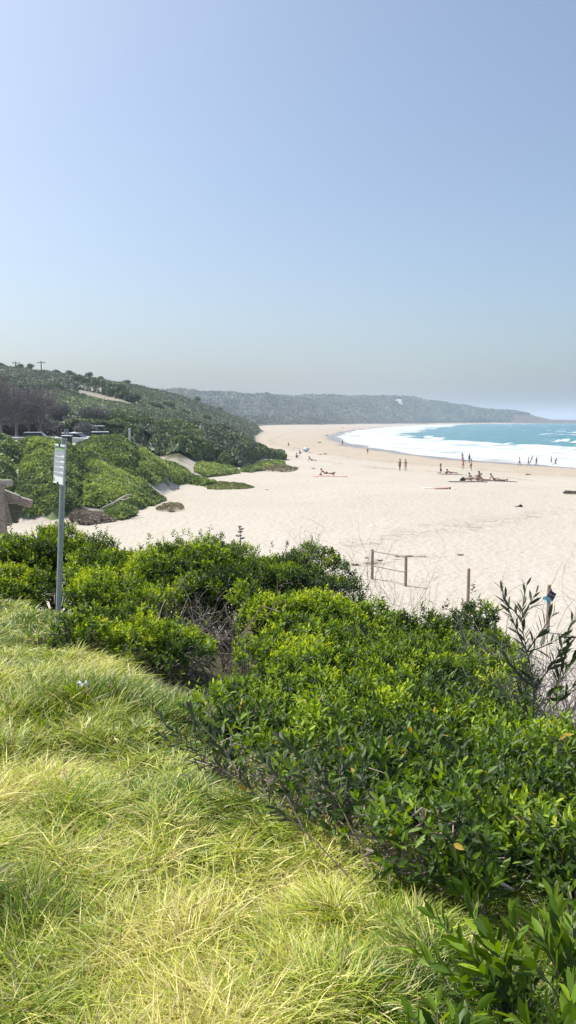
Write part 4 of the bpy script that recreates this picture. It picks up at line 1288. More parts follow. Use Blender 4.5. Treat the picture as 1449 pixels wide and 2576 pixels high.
# ================================================================== built things
def mat_set():
    M['galv'] = simple('galvanised_steel', (.40, .44, .46), .5, .12, 30, metal=.3)
    M['galv_light'] = simple('galvanised_band', (.60, .62, .62), .5, .1, 30, metal=.3)
    M['signwhite'] = simple('sign_white', (.72, .75, .76), .5, .04, 6)
    M['signgreen'] = simple('sign_green', (.28, .42, .24), .5, .08, 6)
    M['signdark'] = simple('sign_dark', (.13, .20, .16), .5, .1, 6)
    M['ink'] = simple('sign_ink', (.33, .34, .42), .6, .1, 30)
    M['bolt'] = simple('bolt_black', (.02, .02, .02), .5, .1)
    M['post'] = simple('fence_timber', (.27, .21, .165), .8, .25, 14, bump=.4)
    M['wire'] = simple('fence_rope', (.23, .21, .19), .8, .2)
    M['oldwood'] = simple('weathered_timber', (.255, .215, .185), .85, .35, 7, bump=.6)
    M['greyplank'] = simple('grey_plank', (.30, .28, .24), .85, .3, 9, bump=.5)
    M['darkplank'] = simple('mossy_plank', (.075, .08, .055), .9, .3, 9, bump=.5)
    M['pole_white'] = simple('pole_white', (.70, .72, .74), .5, .05)
    M['pole_grey'] = simple('pole_grey_blue', (.22, .27, .32), .6, .1)
    M['timberpole'] = simple('power_pole_timber', (.16, .13, .11), .8, .2)
    M['glass'] = simple('car_glass', (.02, .025, .03), .12, .1)
    M['tyre'] = simple('tyre', (.02, .02, .02), .8, .1)
    M['rim'] = simple('wheel_rim', (.4, .4, .4), .35, .1, metal=.8)
    M['lamp_red'] = simple('tail_lamp', (.35, .02, .02), .3, .1)
    M['lamp_clear'] = simple('head_lamp', (.6, .62, .65), .2, .1)
    for n, c in (('white', (.75, .75, .74)), ('silver', (.42, .43, .45)), ('pale', (.62, .63, .60))):
        M['paint_' + n] = simple('car_paint_' + n, c, .3, .03)
    M['skin'] = simple('skin', (.42, .25, .17), .55, .08, 10)
    M['skin_tan'] = simple('skin_tanned', (.26, .14, .09), .55, .08, 10)
    for n, c in (('black', (.015, .015, .018)), ('navy', (.03, .045, .09)), ('brown', (.17, .085, .07)), ('pink', (.50, .12, .26)), ('red', (.42, .08, .09)), ('white', (.72, .72, .72)),
                 ('grey', (.15, .16, .18)), ('wetsuit', (.03, .035, .045)), ('teal', (.05, .22, .25)), ('stripe', (.25, .33, .42)), ('rose', (.55, .32, .30)), ('skyblue', (.10, .42, .55))):
        M['cloth_' + n] = simple('cloth_' + n, c, .85, .1, 12)
    M['hair_dark'] = simple('hair_dark', (.025, .018, .014), .7, .2, 40)
    M['hair_brown'] = simple('hair_brown', (.10, .06, .035), .7, .2, 40)


def build_sign():
    x0, y0, z0 = hit(143, 1582)
    top = wp(161, 1106, y0 + .05)
    ob = empty('park_sign', (x0, y0, z0)); tag(ob, 'tall notice sign on a grey steel post standing in the grass at left', 'sign')
    base = Vector((0, 0, -.15)); tp = top - Vector((x0, y0, z0))
    mb = MB(); mb.tube([base, base.lerp(tp, .5), tp], .0275, 14); mb.build('post', M['galv'], ob, smooth=False)
    mb = MB(); mb.tube([tp, tp + Vector((0, 0, .012))], .031, 14); mb.build('post_cap', M['galv'], ob)
    # panel: corner points measured in the survey (right side nearer)
    Yr, Yl = y0 - .15, y0 + .15
    tl = wp(145.5, 1117, Yl); tr = wp(173.5, 1119, Yr); bl = wp(140.3, 1212.5, Yl); br = wp(167, 1222.5, Yr)
    off = Vector((x0, y0, z0))
    tl, tr, bl, br = (p - off for p in (tl, tr, bl, br))
    # rectangle from the corners
    ex = ((tr - tl) + (br - bl)) / 2; ez = ((tl - bl) + (tr - br)) / 2
    w = ex.length; h = ez.length
    ex.normalize(); nrm = ex.cross(ez).normalized(); ez = nrm.cross(ex).normalized()
    if nrm.y > 0: nrm = -nrm
    c = (tl + tr + bl + br) / 4
    ax = base.lerp(tp, (c.z - base.z) / (tp.z - base.z))
    ctr = ax + nrm * .036
    # keep its sight position
    ctr = Vector((ax.x + nrm.x * .04, ax.y + nrm.y * .04, c.z))
    rot = Matrix((ex, -nrm, ez)).transposed().to_3x3()

    def plate(name, cx, cz, ww, hh, lift, mat, par, d=.003, bev=0):
        m_ = MB(); m_.box(ctr + ex * cx + ez * cz + nrm * lift, (ww, d, hh), rot, bev)
        return m_.build(name, mat, par)
    pan = plate('panel', 0, 0, w, h, 0, M['signwhite'], ob, .004)
    plate('header_band', 0, h * .5 - .075 * h / .5 * .5, w * .86, h * .055, .004, M['signdark'], pan)
    plate('header_band', 0, h * .39, w * .84, h * .095, .004, M['signgreen'], pan)
    plate('border', -w * .462, 0, w * .025, h * .97, .004, M['signgreen'], pan)
    plate('border', w * .462, 0, w * .025, h * .97, .004, M['signgreen'], pan)
    g = np.random.default_rng(2)
    mb = MB()
    zz = h * .315; k = 0
    while zz > -h * .30:
        x = -w * .40
        end = w * (.40 if k % 4 != 3 else .12)
        while x < end:
            ln = w * (.03 + .07 * g.random())
            mb.box(ctr + ex * (x + ln / 2) + ez * zz + nrm * .004, (ln, .002, h * .0125), rot)
            x += ln + w * .022
        zz -= h * (.030 if k % 4 != 3 else .045); k += 1
    mb.build('small_print', M['ink'], pan)
    mb = MB(); mb.box(ctr + ex * (-w * .36) + ez * (-h * .40) + nrm * .004, (w * .06, .002, h * .08), rot); mb.build('small_mark', M['signgreen'], pan)
    for s in (.475, -.475):
        mb = MB(); p = ctr + ez * h * s + nrm * .002
        mb.tube([p, p + nrm * .012], .011, 8)
        mb.build('bolt', M['bolt'], ob)
    for s in (.40, -.40):
        mb = MB(); q = ctr + ez * h * s
        a_ = base.lerp(tp, (q.z - base.z) / (tp.z - base.z))
        mb.tube([a_ - Vector((0, 0, .012)), a_ + Vector((0, 0, .012))], .033, 12); mb.build('clamp', M['galv_light'], ob)


def build_fence():
    a = hit(936, 1457); b = hit(1020, 1475)
    ob = empty('rope_fence', a); tag(ob, 'short fence section of two timber posts with two ropes on the sand', 'fence')
    hs = []
    for (u, vt, p) in ((936.5, 1382, a), (1020.5, 1397, b)):
        ht = S(p[1], vt) - p[2]
        q = Vector(p) - Vector(a)
        mb = MB(); mb.tube([q + Vector((0, 0, -.4)), q + Vector((.004, 0, ht * .5)), q + Vector((0, 0, ht - .02)), q + Vector((0, 0, ht))], [.062, .06, .058, .05], 10)
        mb.build('post', M['post'], ob); hs.append((q, ht))
    for f, sag in ((.95, .004), (.46, .006)):
        p0 = hs[0][0] + Vector((0, -.06, hs[0][1] * f)); p1 = hs[1][0] + Vector((0, -.06, hs[1][1] * f))
        mb = MB(); mb.tube([p0.lerp(p1, t) - Vector((0, 0, sag * math.sin(math.pi * t))) for t in np.linspace(0, 1, 9)], .024, 6); mb.build('rope', M['wire'], ob)
    for (u, vb, vt, lab) in ((1177, 1514, 1430, 'lone timber post on the sand right of the rope fence'), (1377, 1592, 1471, 'timber post behind the sapling at the right, beside the blue scrap')):
        p = hit(u, vb)
        mb = MB(); ht = S(p[1], vt) - p[2]
        mb.tube([(0, 0, -.4), (.003, 0, ht * .5), (0, 0, ht - .02), (0, 0, ht)], [.062, .06, .058, .05], 10)
        o = mb.build('fence_post', M['post'], loc=p); tag(o, lab, 'post', 'fence posts standing alone')
    # blue scrap on a stake
    q = wp(1384, 1510, 16.0)
    mb = MB(); g = np.random.default_rng(3)
    V = []
    for i in range(7):
        for j in range(5):
            V.append(q + Vector(((i / 6 - .5) * .16 + .05 * j / 4, .03 * math.sin(i * 1.3 + j), .17 * (j / 4) + .05 * math.sin(i) + .04 * g.random())))
    mb.add(V, [tuple(r) for r in grid_faces(5, 7) if max(r) < 35])
    V2 = [V[i * 5 + j] for j in range(5) for i in range(7)]
    mb = MB(); mb.add(V2, [tuple(r) for r in grid_faces(5, 7)])
    o = mb.build('cloth_scrap', M['cloth_navy']); tag(o, 'dark blue and turquoise cloth scrap fluttering beside the right fence post', 'cloth')
    o.modifiers.new('t', 'SOLIDIFY').thickness = .006
    V3 = [p + Vector((-.09, -.01, -.05)) for p in V2]
    mb = MB(); mb.add(V3[:21], [tuple(r) for r in grid_faces(3, 7)])
    c = mb.build('turquoise_corner', M['cloth_skyblue'], o); c.modifiers.new('t', 'SOLIDIFY').thickness = .006
    mb = MB(); zb = H1(q.x, q.y); mb.tube([(q.x - .04, q.y, zb - .1), (q.x - .03, q.y, (zb + q.z) / 2), (q.x, q.y, q.z + .02)], [.008, .007, .004], 5)
    c = mb.build('twig', M['deadtwig'], o)


def build_timber():
    """old timber stair remains at the left edge"""
    Y = 40.5
    def P(u, v, yy=Y): return wp(u, v, yy)
    g = P(0, 1340); z0 = H1(g.x, Y)
    ob = empty('timber_stair', (g.x, Y, z0)); tag(ob, 'weathered timber stair frame at the left edge below the dune', 'stair')
    o = Vector((g.x, Y, z0))
    def beam(name, a, b, w, d, mat, y=Y):
        a = a - o; b = b - o
        dd = (b - a); L = dd.length; dd.normalize()
        s = Vector((0, 1, 0)); n = dd.cross(s).normalized(); s = n.cross(dd)
        rot = Matrix((dd, s, n)).transposed().to_3x3()
        mb = MB(); mb.box((a + b) / 2, (L, d, w), rot, .02); return mb.build(name, mat, ob)
    beam('rail', P(-70, 1215), P(30, 1215), .34, .3, M['greyplank'])
    beam('post', P(3, 1346, Y - .2), P(-8, 1222, Y - .2), .62, .25, M['oldwood'])
    beam('post', P(24, 1322, Y + .3), P(2, 1225, Y + .3), .28, .22, M['oldwood'])
    beam('plank', P(-5, 1232, Y + .6), P(48, 1252, Y + .6), .26, .3, M['greyplank'])
    beam('plank', P(10, 1247, Y + .8), P(79, 1268, Y + .8), .42, .4, M['oldwood'])
    for k, v in enumerate((1272, 1284, 1296, 1308)):
        beam('riser', P(18, v, Y + 1.0), P(60 - 5 * k, v + 2, Y + 1.0), .26, .3, M['darkplank'])
    # bleached branch and bits
    def bp(u, v, yy): return wp(u, v, yy)
    mb = MB()
    mb.tube([bp(252, 1281, 51.2), bp(268, 1272, 51.3), bp(285, 1266, 51.5), bp(300, 1256, 51.8), bp(318, 1247, 52.2), bp(330, 1243, 52.4)], [.03, .05, .06, .08, .07, .04], 7)
    mb.tube([bp(300, 1256, 51.8), bp(312, 1257, 51.6), bp(328, 1252, 51.5)], [.05, .04, .02], 6)
    mb.tube([bp(285, 1266, 51.5), bp(276, 1258, 51.8)], [.03, .015], 5)
    tag(mb.build('driftwood_branch', M['drift']), 'bleached forked driftwood branch lying against the dune scrub', 'driftwood')
    mb = MB()
    c = hit(1416, 1243); c = Vector(c)
    mb.tube([c + Vector((0, 0, .12)), c + Vector((.25, .02, .20)), c + Vector((1.0, .05, .17)), c + Vector((2.2, -.25, .18))], [.07, .17, .16, .15], 9)
    mb.tube([c + Vector((.3, 0, .22)), c + Vector((.15, -.1, .35))], [.07, .03], 5)
    mb.tube([c + Vector((1.2, .0, .2)), c + Vector((1.6, -.35, .1)), c + Vector((2.0, -.5, .08))], [.08, .06, .03], 6)
    o2 = mb.build('driftwood_log', simple('dark_driftwood', (.12, .095, .08), .9, .5, 4, bump=.6)); tag(o2, 'dark driftwood log lying on the sand at the right frame edge', 'log')


def car(name, loc, rz, paint, label, van=False):
    ob = empty(name, loc, rz); tag(ob, label, 'car', 'vehicles in the car park')
    L, W = (4.7, 1.85)
    h1, h2 = (1.05, 1.95) if van else (.92, 1.48)
    prof = [(-2.35, .35), (-2.33, .62), (-2.2, .85), (-1.15, h1 - .02), (.0, h1 + .02), (2.1, h1), (2.33, .8), (2.35, .35)] if not van else [(-2.35, .35), (-2.33, .8), (-1.75, 1.1), (-1.0, h1 + .1), (2.2, h1 + .1), (2.35, 1.0), (2.35, .35)]
    mb = MB(); n = len(prof)
    V = []
    for sy, ins in ((-1, 0), (-1, 1), (1, 1), (1, 0)):
        for x, z in prof:
            V.append((x, sy * (W / 2 - (.0 if ins == 0 else .10)), z + (.0 if ins == 0 else .05) * (z > .7)))
    Fs = []
    for k in range(3):
        for i in range(n - 1):
            Fs.append((k * n + i, k * n + i + 1, (k + 1) * n + i + 1, (k + 1) * n + i))
    Fs.append(tuple(range(n))); Fs.append(tuple(range(4 * n - 1, 3 * n - 1, -1)))
    Fs.append((0, 3 * n, 2 * n, n)); Fs.append((n - 1, 2 * n - 1, 3 * n - 1, 4 * n - 1))
    mb.add(V, Fs); mb.build('body', paint, ob)
    a, b, c, d = (-1.0, -.35, 1.45, 2.0) if not van else (-1.55, -.95, 2.1, 2.25)
    zb = h1 + .02
    mb = MB()
    V = [(a, -.82, zb), (d, -.82, zb), (c, -.66, h2 - .07), (b, -.66, h2 - .07), (a, .82, zb), (d, .82, zb), (c, .66, h2 - .07), (b, .66, h2 - .07)]
    mb.add(V, [(0, 1, 2, 3), (7, 6, 5, 4), (0, 3, 7, 4), (1, 5, 6, 2), (3, 2, 6, 7)]); mb.build('window', M['glass'], ob)
    mb = MB(); mb.box(((b + c) / 2, 0, h2 - .03), (c - b + .12, 1.36, .09), None, .03); mb.build('roof', paint, ob)
    for px in (-1.45, 1.4):
        for s in (-1, 1):
            mb = MB(); mb.tube([(px, s * (W / 2 - .2), .33), (px, s * (W / 2 + .01), .33)], .33, 18); t = mb.build('wheel', M['tyre'], ob)
            mb = MB(); mb.tube([(px, s * (W / 2), .33), (px, s * (W / 2 + .02), .33)], .2, 12); mb.build('rim', M['rim'], t)
    for s in (-1, 1):
        mb = MB(); mb.box((-2.3, s * .68, .68), (.12, .34, .14), None, .03); mb.build('headlight', M['lamp_clear'], ob)
        mb = MB(); mb.box((2.33, s * .74, .78), (.08, .2, .2), None, .03); mb.build('tail_light', M['lamp_red'], ob)


def build_carpark():
    def at(u, Y):
        x = (u * DS - 288) / F * Y
        return (x, Y, H1(x, Y) + .01)
    car('parked_car', at(222, 101), R(5), M['paint_white'], 'white van parked at the right of the lot, mostly hidden by bushes', True)
    car('parked_car', at(196, 87), R(172), M['paint_pale'], 'pale car in front of the white van, only its roof showing above the scrub')
    car('parked_car', at(243, 93), R(20), M['paint_white'], 'white car peeping out left of the white pole')
    car('parked_car', at(75, 88), R(8), M['paint_silver'], 'silver car at the left of the lot under the grey trees')
    p = at(328, 88)
    for nm, pp, vt, r, mt, lab, cat in (('pole', at(328, 88), 1078, .11, 'pole_white', 'short white pole in front of the dark trees', 'pole'),
                                        ('pole', at(166.5, 86), 1079, .10, 'pole_grey', 'left of two grey blue poles behind the sign', 'pole'),
                                        ('pole', at(173, 86.4), 1079, .10, 'pole_grey', 'right of two grey blue poles behind the sign', 'pole')):
        h = S(pp[1], vt) - pp[2]
        mb = MB(); mb.tube([(0, 0, -.3), (0, 0, h - .04), (0, 0, h)], [r, r, r * .7], 10); tag(mb.build(nm, M[mt], loc=pp), lab, cat)
    pp = at(171, 80); h = S(80, 1095) - pp[2]
    ob = empty('litter_bin', pp); tag(ob, 'dark litter bin with a pale lid behind the sign top', 'bin')
    mb = MB(); mb.box((0, 0, h * .46), (.85, .7, h * .92), None, .05); mb.build('body', M['darkplank'], ob)
    mb = MB(); mb.box((0, 0, h * .96), (1.0, .85, h * .09), None, .04); mb.build('lid', M['paint_white'], ob)
    # power poles on the ridge
    for u, vt, lab in ((113, 908, 'power pole with cross arm on the ridge, the clearer right one'), (50, 909, 'power pole on the ridge, the left one half hidden by trees')):
        Y = 345; x = (u * DS - 288) / F * Y; z = H1(x, Y); h = S(Y, vt) - z
        ob = empty('power_pole', (x, Y, z)); tag(ob, lab, 'power pole', 'power poles on the ridge')
        mb = MB(); mb.tube([(0, 0, -.5), (0, 0, h)], [.28, .2], 8); mb.build('pole', M['timberpole'], ob)
        mb = MB(); mb.box((0, .25, h - .7), (3.4, .2, .28), None, .03); arm = mb.build('cross_arm', M['timberpole'], ob)
        for k in (-1.5, 0, 1.5):
            mb = MB(); mb.tube([(k, .25, h - .56), (k, .25, h - .2)], [.12, .08], 6); mb.build('insulator', M['timberpole'], arm)
# ================================================================== people
def skin_mesh(verts, edges, radii, sub=1):
    me = bpy.data.meshes.new('tmp'); me.from_pydata([tuple(v) for v in verts], edges, []); me.update()
    o = bpy.data.objects.new('tmp', me); COL.objects.link(o)
    o.modifiers.new('s', 'SKIN')
    sv = me.skin_vertices[0].data if me.skin_vertices else None
    if sv is None:
        bm = bmesh.new(); bm.from_mesh(me); bm.verts.layers.skin.verify(); bm.to_mesh(me); bm.free(); sv = me.skin_vertices[0].data
    for i, r in enumerate(radii):
        sv[i].radius = (r, r) if not hasattr(r, '__len__') else r
        sv[i].use_root = (i == 0)
    m = o.modifiers.new('u', 'SUBSURF'); m.levels = sub; m.render_levels = sub
    dg = bpy.context.evaluated_depsgraph_get()
    out = bpy.data.meshes.new_from_object(o.evaluated_get(dg))
    bpy.data.objects.remove(o); bpy.data.meshes.remove(me)
    out.polygons.foreach_set('use_smooth', [True] * len(out.polygons))
    return out


import bmesh


def dirv(a):   # angle from straight down, forward positive, in the body's own sagittal plane
    return Vector((0, math.sin(R(a)), -math.cos(R(a))))


def person(label, loc, rz, pose, top=None, bottom=None, skin='skin', hair='hair_dark', longhair=False, scale=1.0, group=None, suit=None, dress=None, hat=None):
    P = dict(lean=0, tl=4, sl=0, tr=-4, sr=-6, al=8, fl=14, ar=-6, fr=4, abd=.10, head=0, spread=.0)
    P.update(pose)
    up = Vector((0, math.sin(R(P['lean'])), math.cos(R(P['lean']))))
    up2 = Vector((0, math.sin(R(P['lean'] + P['head'])), math.cos(R(P['lean'] + P['head']))))
    fw = Vector((0, up2.z, -up2.y))
    V, E, Rd = [], [], []

    def add(p, r, par=None):
        V.append(Vector(p)); Rd.append(r)
        if par is not None: E.append((par, len(V) - 1))
        return len(V) - 1
    pel = add((0, 0, 0), (.145, .105))
    wst = add(up * .15, (.12, .09), pel)
    chs = add(up * .32, (.15, .105), wst)
    nkb = add(up * .47, (.075, .07), chs)
    nk = add(up * .53, .052, nkb)
    jaw = add(up * .53 + up2 * .06 + fw * .02, (.066, .075), nk)
    hd = add(up * .53 + up2 * .15 + fw * .01, (.078, .092), jaw)
    ht = add(up * .53 + up2 * .235, (.05, .058), hd)
    J = {}
    for s, a, f, t, sh in ((-1, P['al'], P['fl'], P['tl'], P['sl']), (1, P['ar'], P['fr'], P['tr'], P['sr'])):
        k = 'l' if s < 0 else 'r'
        so = Vector((s * .185, 0, 0)) + up * .435
        i = add(so, .056, chs)
        d = (dirv(a) + Vector((s * P['abd'], 0, 0))).normalized()
        el = so + d * .28
        i = add(so + d * .13, .048, i); i = add(el, .038, i)
        d2 = (dirv(f) + Vector((s * P['abd'] * .6, 0, 0))).normalized()
        wr = el + d2 * .25
        i = add(el + d2 * .11, .037, i); i = add(wr, .025, i)
        pm = wr + d2 * .085
        i = add(pm, (.034, .022), i)
        side = Vector((s, 0, 0)); fwd = d2.cross(side).normalized()
        for q, ln in ((-1.5, .062), (-.5, .078), (.5, .084), (1.5, .075)):
            b = pm + fwd * q * .019 + d2 * .012
            j = add(b, .010, i); j = add(b + d2 * ln * .55 - side * .008, .009, j); add(b + d2 * ln - side * .022, .007, j)
        b = wr + d2 * .03 + fwd * .026
        j = add(b, .011, i); add(b + fwd * .028 + d2 * .035, .009, j)
        hp = Vector((s * (.085 + P['spread'] * 0), 0, 0)) - up * .04
        i = add(hp, .095, pel)
        d = (dirv(t) + Vector((s * P['spread'], 0, 0))).normalized(); kn = hp + d * .43
        i = add(hp + d * .2, .082, i); i = add(kn, .056, i)
        d2 = (dirv(sh) + Vector((s * P['spread'] * .3, 0, 0))).normalized(); an = kn + d2 * .41
        i = add(kn + d2 * .14, .058, i); i = add(an, .037, i)
        ff = Vector((0, -d2.z, d2.y)).normalized()
        i = add(an + d2 * .055 + ff * .03, .038, i); add(an + d2 * .07 + ff * .16, (.036, .022), i)
        J[k] = (hp, kn, an, so, el)
    me = skin_mesh(V, E, Rd, 1)
    zmin = min(v.co.z for v in me.vertices)
    ob = bpy.data.objects.new('person', me); COL.objects.link(ob)
    me.materials.clear(); me.materials.append(M[suit] if suit else M[skin])
    ob.location = (loc[0], loc[1], loc[2] - zmin * scale - .015); ob.rotation_euler = (0, 0, rz); ob.scale = (scale,) * 3
    tag(ob, label, 'person', group)

    def part(name, vs, es, rs, mat):
        m2 = skin_mesh(vs, es, rs, 1); m2.materials.clear(); m2.materials.append(M[mat])
        c = bpy.data.objects.new(name, m2); COL.objects.link(c); c.parent = ob
    if bottom:
        vs = [Vector((0, 0, 0)), up * .12]; es = [(0, 1)]; rs = [(.162, .122), (.140, .108)]
        for k in 'lr':
            hp, kn = J[k][0], J[k][1]
            vs += [hp, hp.lerp(kn, .30), hp.lerp(kn, .55)]; n = len(vs); es += [(0, n - 3), (n - 3, n - 2), (n - 2, n - 1)]; rs += [.112, .104, .098]
        part('shorts', vs, es, rs, bottom)
    if top:
        vs = [up * .12, up * .32, up * .44]; es = [(0, 1), (1, 2)]; rs = [(.140, .108), (.166, .122), (.10, .085)]
        for k in 'lr':
            so, el = J[k][3], J[k][4]
            vs += [so, so.lerp(el, .5)]; n = len(vs); es += [(1, n - 2), (n - 2, n - 1)]; rs += [.070, .062]
        part('shirt', vs, es, rs, top)
    if dress:
        md = (J['l'][1] + J['r'][1]) / 2
        vs = [up * .42, up * .30, up * .12, Vector((0, 0, 0)), md * .5, md * .95]; es = [(i, i + 1) for i in range(5)]; rs = [(.12, .09), (.165, .12), (.14, .11), (.17, .14), (.18, .15), (.20, .16)]
        part('dress', vs, es, rs, dress)
    hc = V[hd]
    vs = [hc - fw * .02 + up2 * .035, hc + up2 * .075 - fw * .015, hc - fw * .045 - up2 * .03]; es = [(0, 1), (0, 2)]; rs = [(.088, .090), .055, .072]
    if longhair:
        vs += [hc - fw * .075 - up2 * .14, hc - fw * .085 - up2 * .30]; es += [(2, 3), (3, 4)]; rs += [.070, .05]
    part('hair', vs, es, rs, hair)
    # face: eyes, mouth and nose
    mb = MB()
    for s in (-1, 1):
        p = hc + fw * .082 + Vector((s * .030, 0, 0)) - up2 * .01
        mb.tube([p, p + fw * .008], .009, 6)
    mb.build('eyes', M['hair_dark'], ob)
    mb = MB(); p = hc + fw * .086 - up2 * .065
    mb.box(p, (.04, .01, .01)); mb.build('mouth', M['cloth_red'], ob)
    mb = MB(); p = hc + fw * .086 - up2 * .032
    mb.tube([p + up2 * .03 - fw * .005, p + fw * .018], [.006, .012], 6); mb.build('nose', M[skin], ob)
    return ob


def towel(u, v, w, d, mat, label, rz=0.0, lift=.02, seed=1):
    x, y, z = hit(u, v)
    g = np.random.default_rng(seed)
    nx, ny = 14, 8; V = []
    for j in range(ny):
        for i in range(nx):
            a = (i / (nx - 1) - .5) * w; b = (j / (ny - 1) - .5) * d
            px = x + a * math.cos(rz) - b * math.sin(rz); py = y + a * math.sin(rz) + b * math.cos(rz)
            V.append((px, py, H1(px, py) + .03 + .02 * g.random()))
    mb = MB(); mb.add(V, [tuple(f) for f in grid_faces(ny, nx)])
    o = mb.build('towel', M[mat], smooth=True); o.modifiers.new('t', 'SOLIDIFY').thickness = .012
    tag(o, label, 'towel')
    return Vector((x, y, z + .04))


def bag(u, v, s, mat, label):
    x, y, z = hit(u, v)
    ob = empty('beach_bag', (x, y, z)); tag(ob, label, 'bag')
    mb = MB(); n = 12
    rings = [(0, .9), (.25, 1.0), (.6, .85), (.85, .5), (.95, .12)]
    V = [(math.cos(6.283 * k / n) * s * r, math.sin(6.283 * k / n) * s * r * .6, h * s * 1.2 - .02) for h, r in rings for k in range(n)]
    Fs = [(i * n + k, i * n + (k + 1) % n, (i + 1) * n + (k + 1) % n, (i + 1) * n + k) for i in range(len(rings) - 1) for k in range(n)]
    Fs.append(tuple(range(4 * n, 5 * n)))
    mb.add(V, Fs); mb.build('body', M[mat], ob, smooth=True)
    mb = MB(); mb.tube([(-s * .4, -s * .3, s * .8), (-s * .2, -s * .35, s * 1.25), (s * .2, -s * .35, s * 1.25), (s * .4, -s * .3, s * .8)], s * .06, 5); mb.build('strap', M['cloth_black'], ob)


WALK = dict(tl=22, sl=12, tr=-20, sr=-34, al=-20, fl=-2, ar=22, fr=42, lean=3)
WALK2 = dict(tl=-16, sl=-30, tr=18, sr=10, al=18, fl=34, ar=-18, fr=-4, lean=4)
RUN = dict(tl=48, sl=-8, tr=-26, sr=-80, al=-45, fl=20, ar=40, fr=110, lean=14)
STAND = dict()
SIT = dict(lean=12, tl=118, sl=-38, tr=112, sr=-32, al=45, fl=75, ar=45, fr=70, spread=.12)          # knees up
RECL = dict(lean=-38, tl=92, sl=84, tr=100, sr=60, al=-38, fl=-10, ar=-38, fr=-10, head=20)           # leaning back, legs out
LIE = dict(lean=-86, tl=90, sl=88, tr=92, sr=86, al=86, fl=88, ar=86, fr=88, abd=.25)
LIEK = dict(lean=-80, tl=128, sl=-30, tr=124, sr=-26, al=84, fl=86, ar=80, fr=88, abd=.25, head=18)
PRONE = dict(lean=66, tl=-92, sl=-86, tr=-90, sr=-80, al=5, fl=80, ar=5, fr=80, head=-50)
KNEEL = dict(lean=2, tl=14, sl=-88, tr=10, sr=-88, al=6, fl=24, ar=2, fr=20)


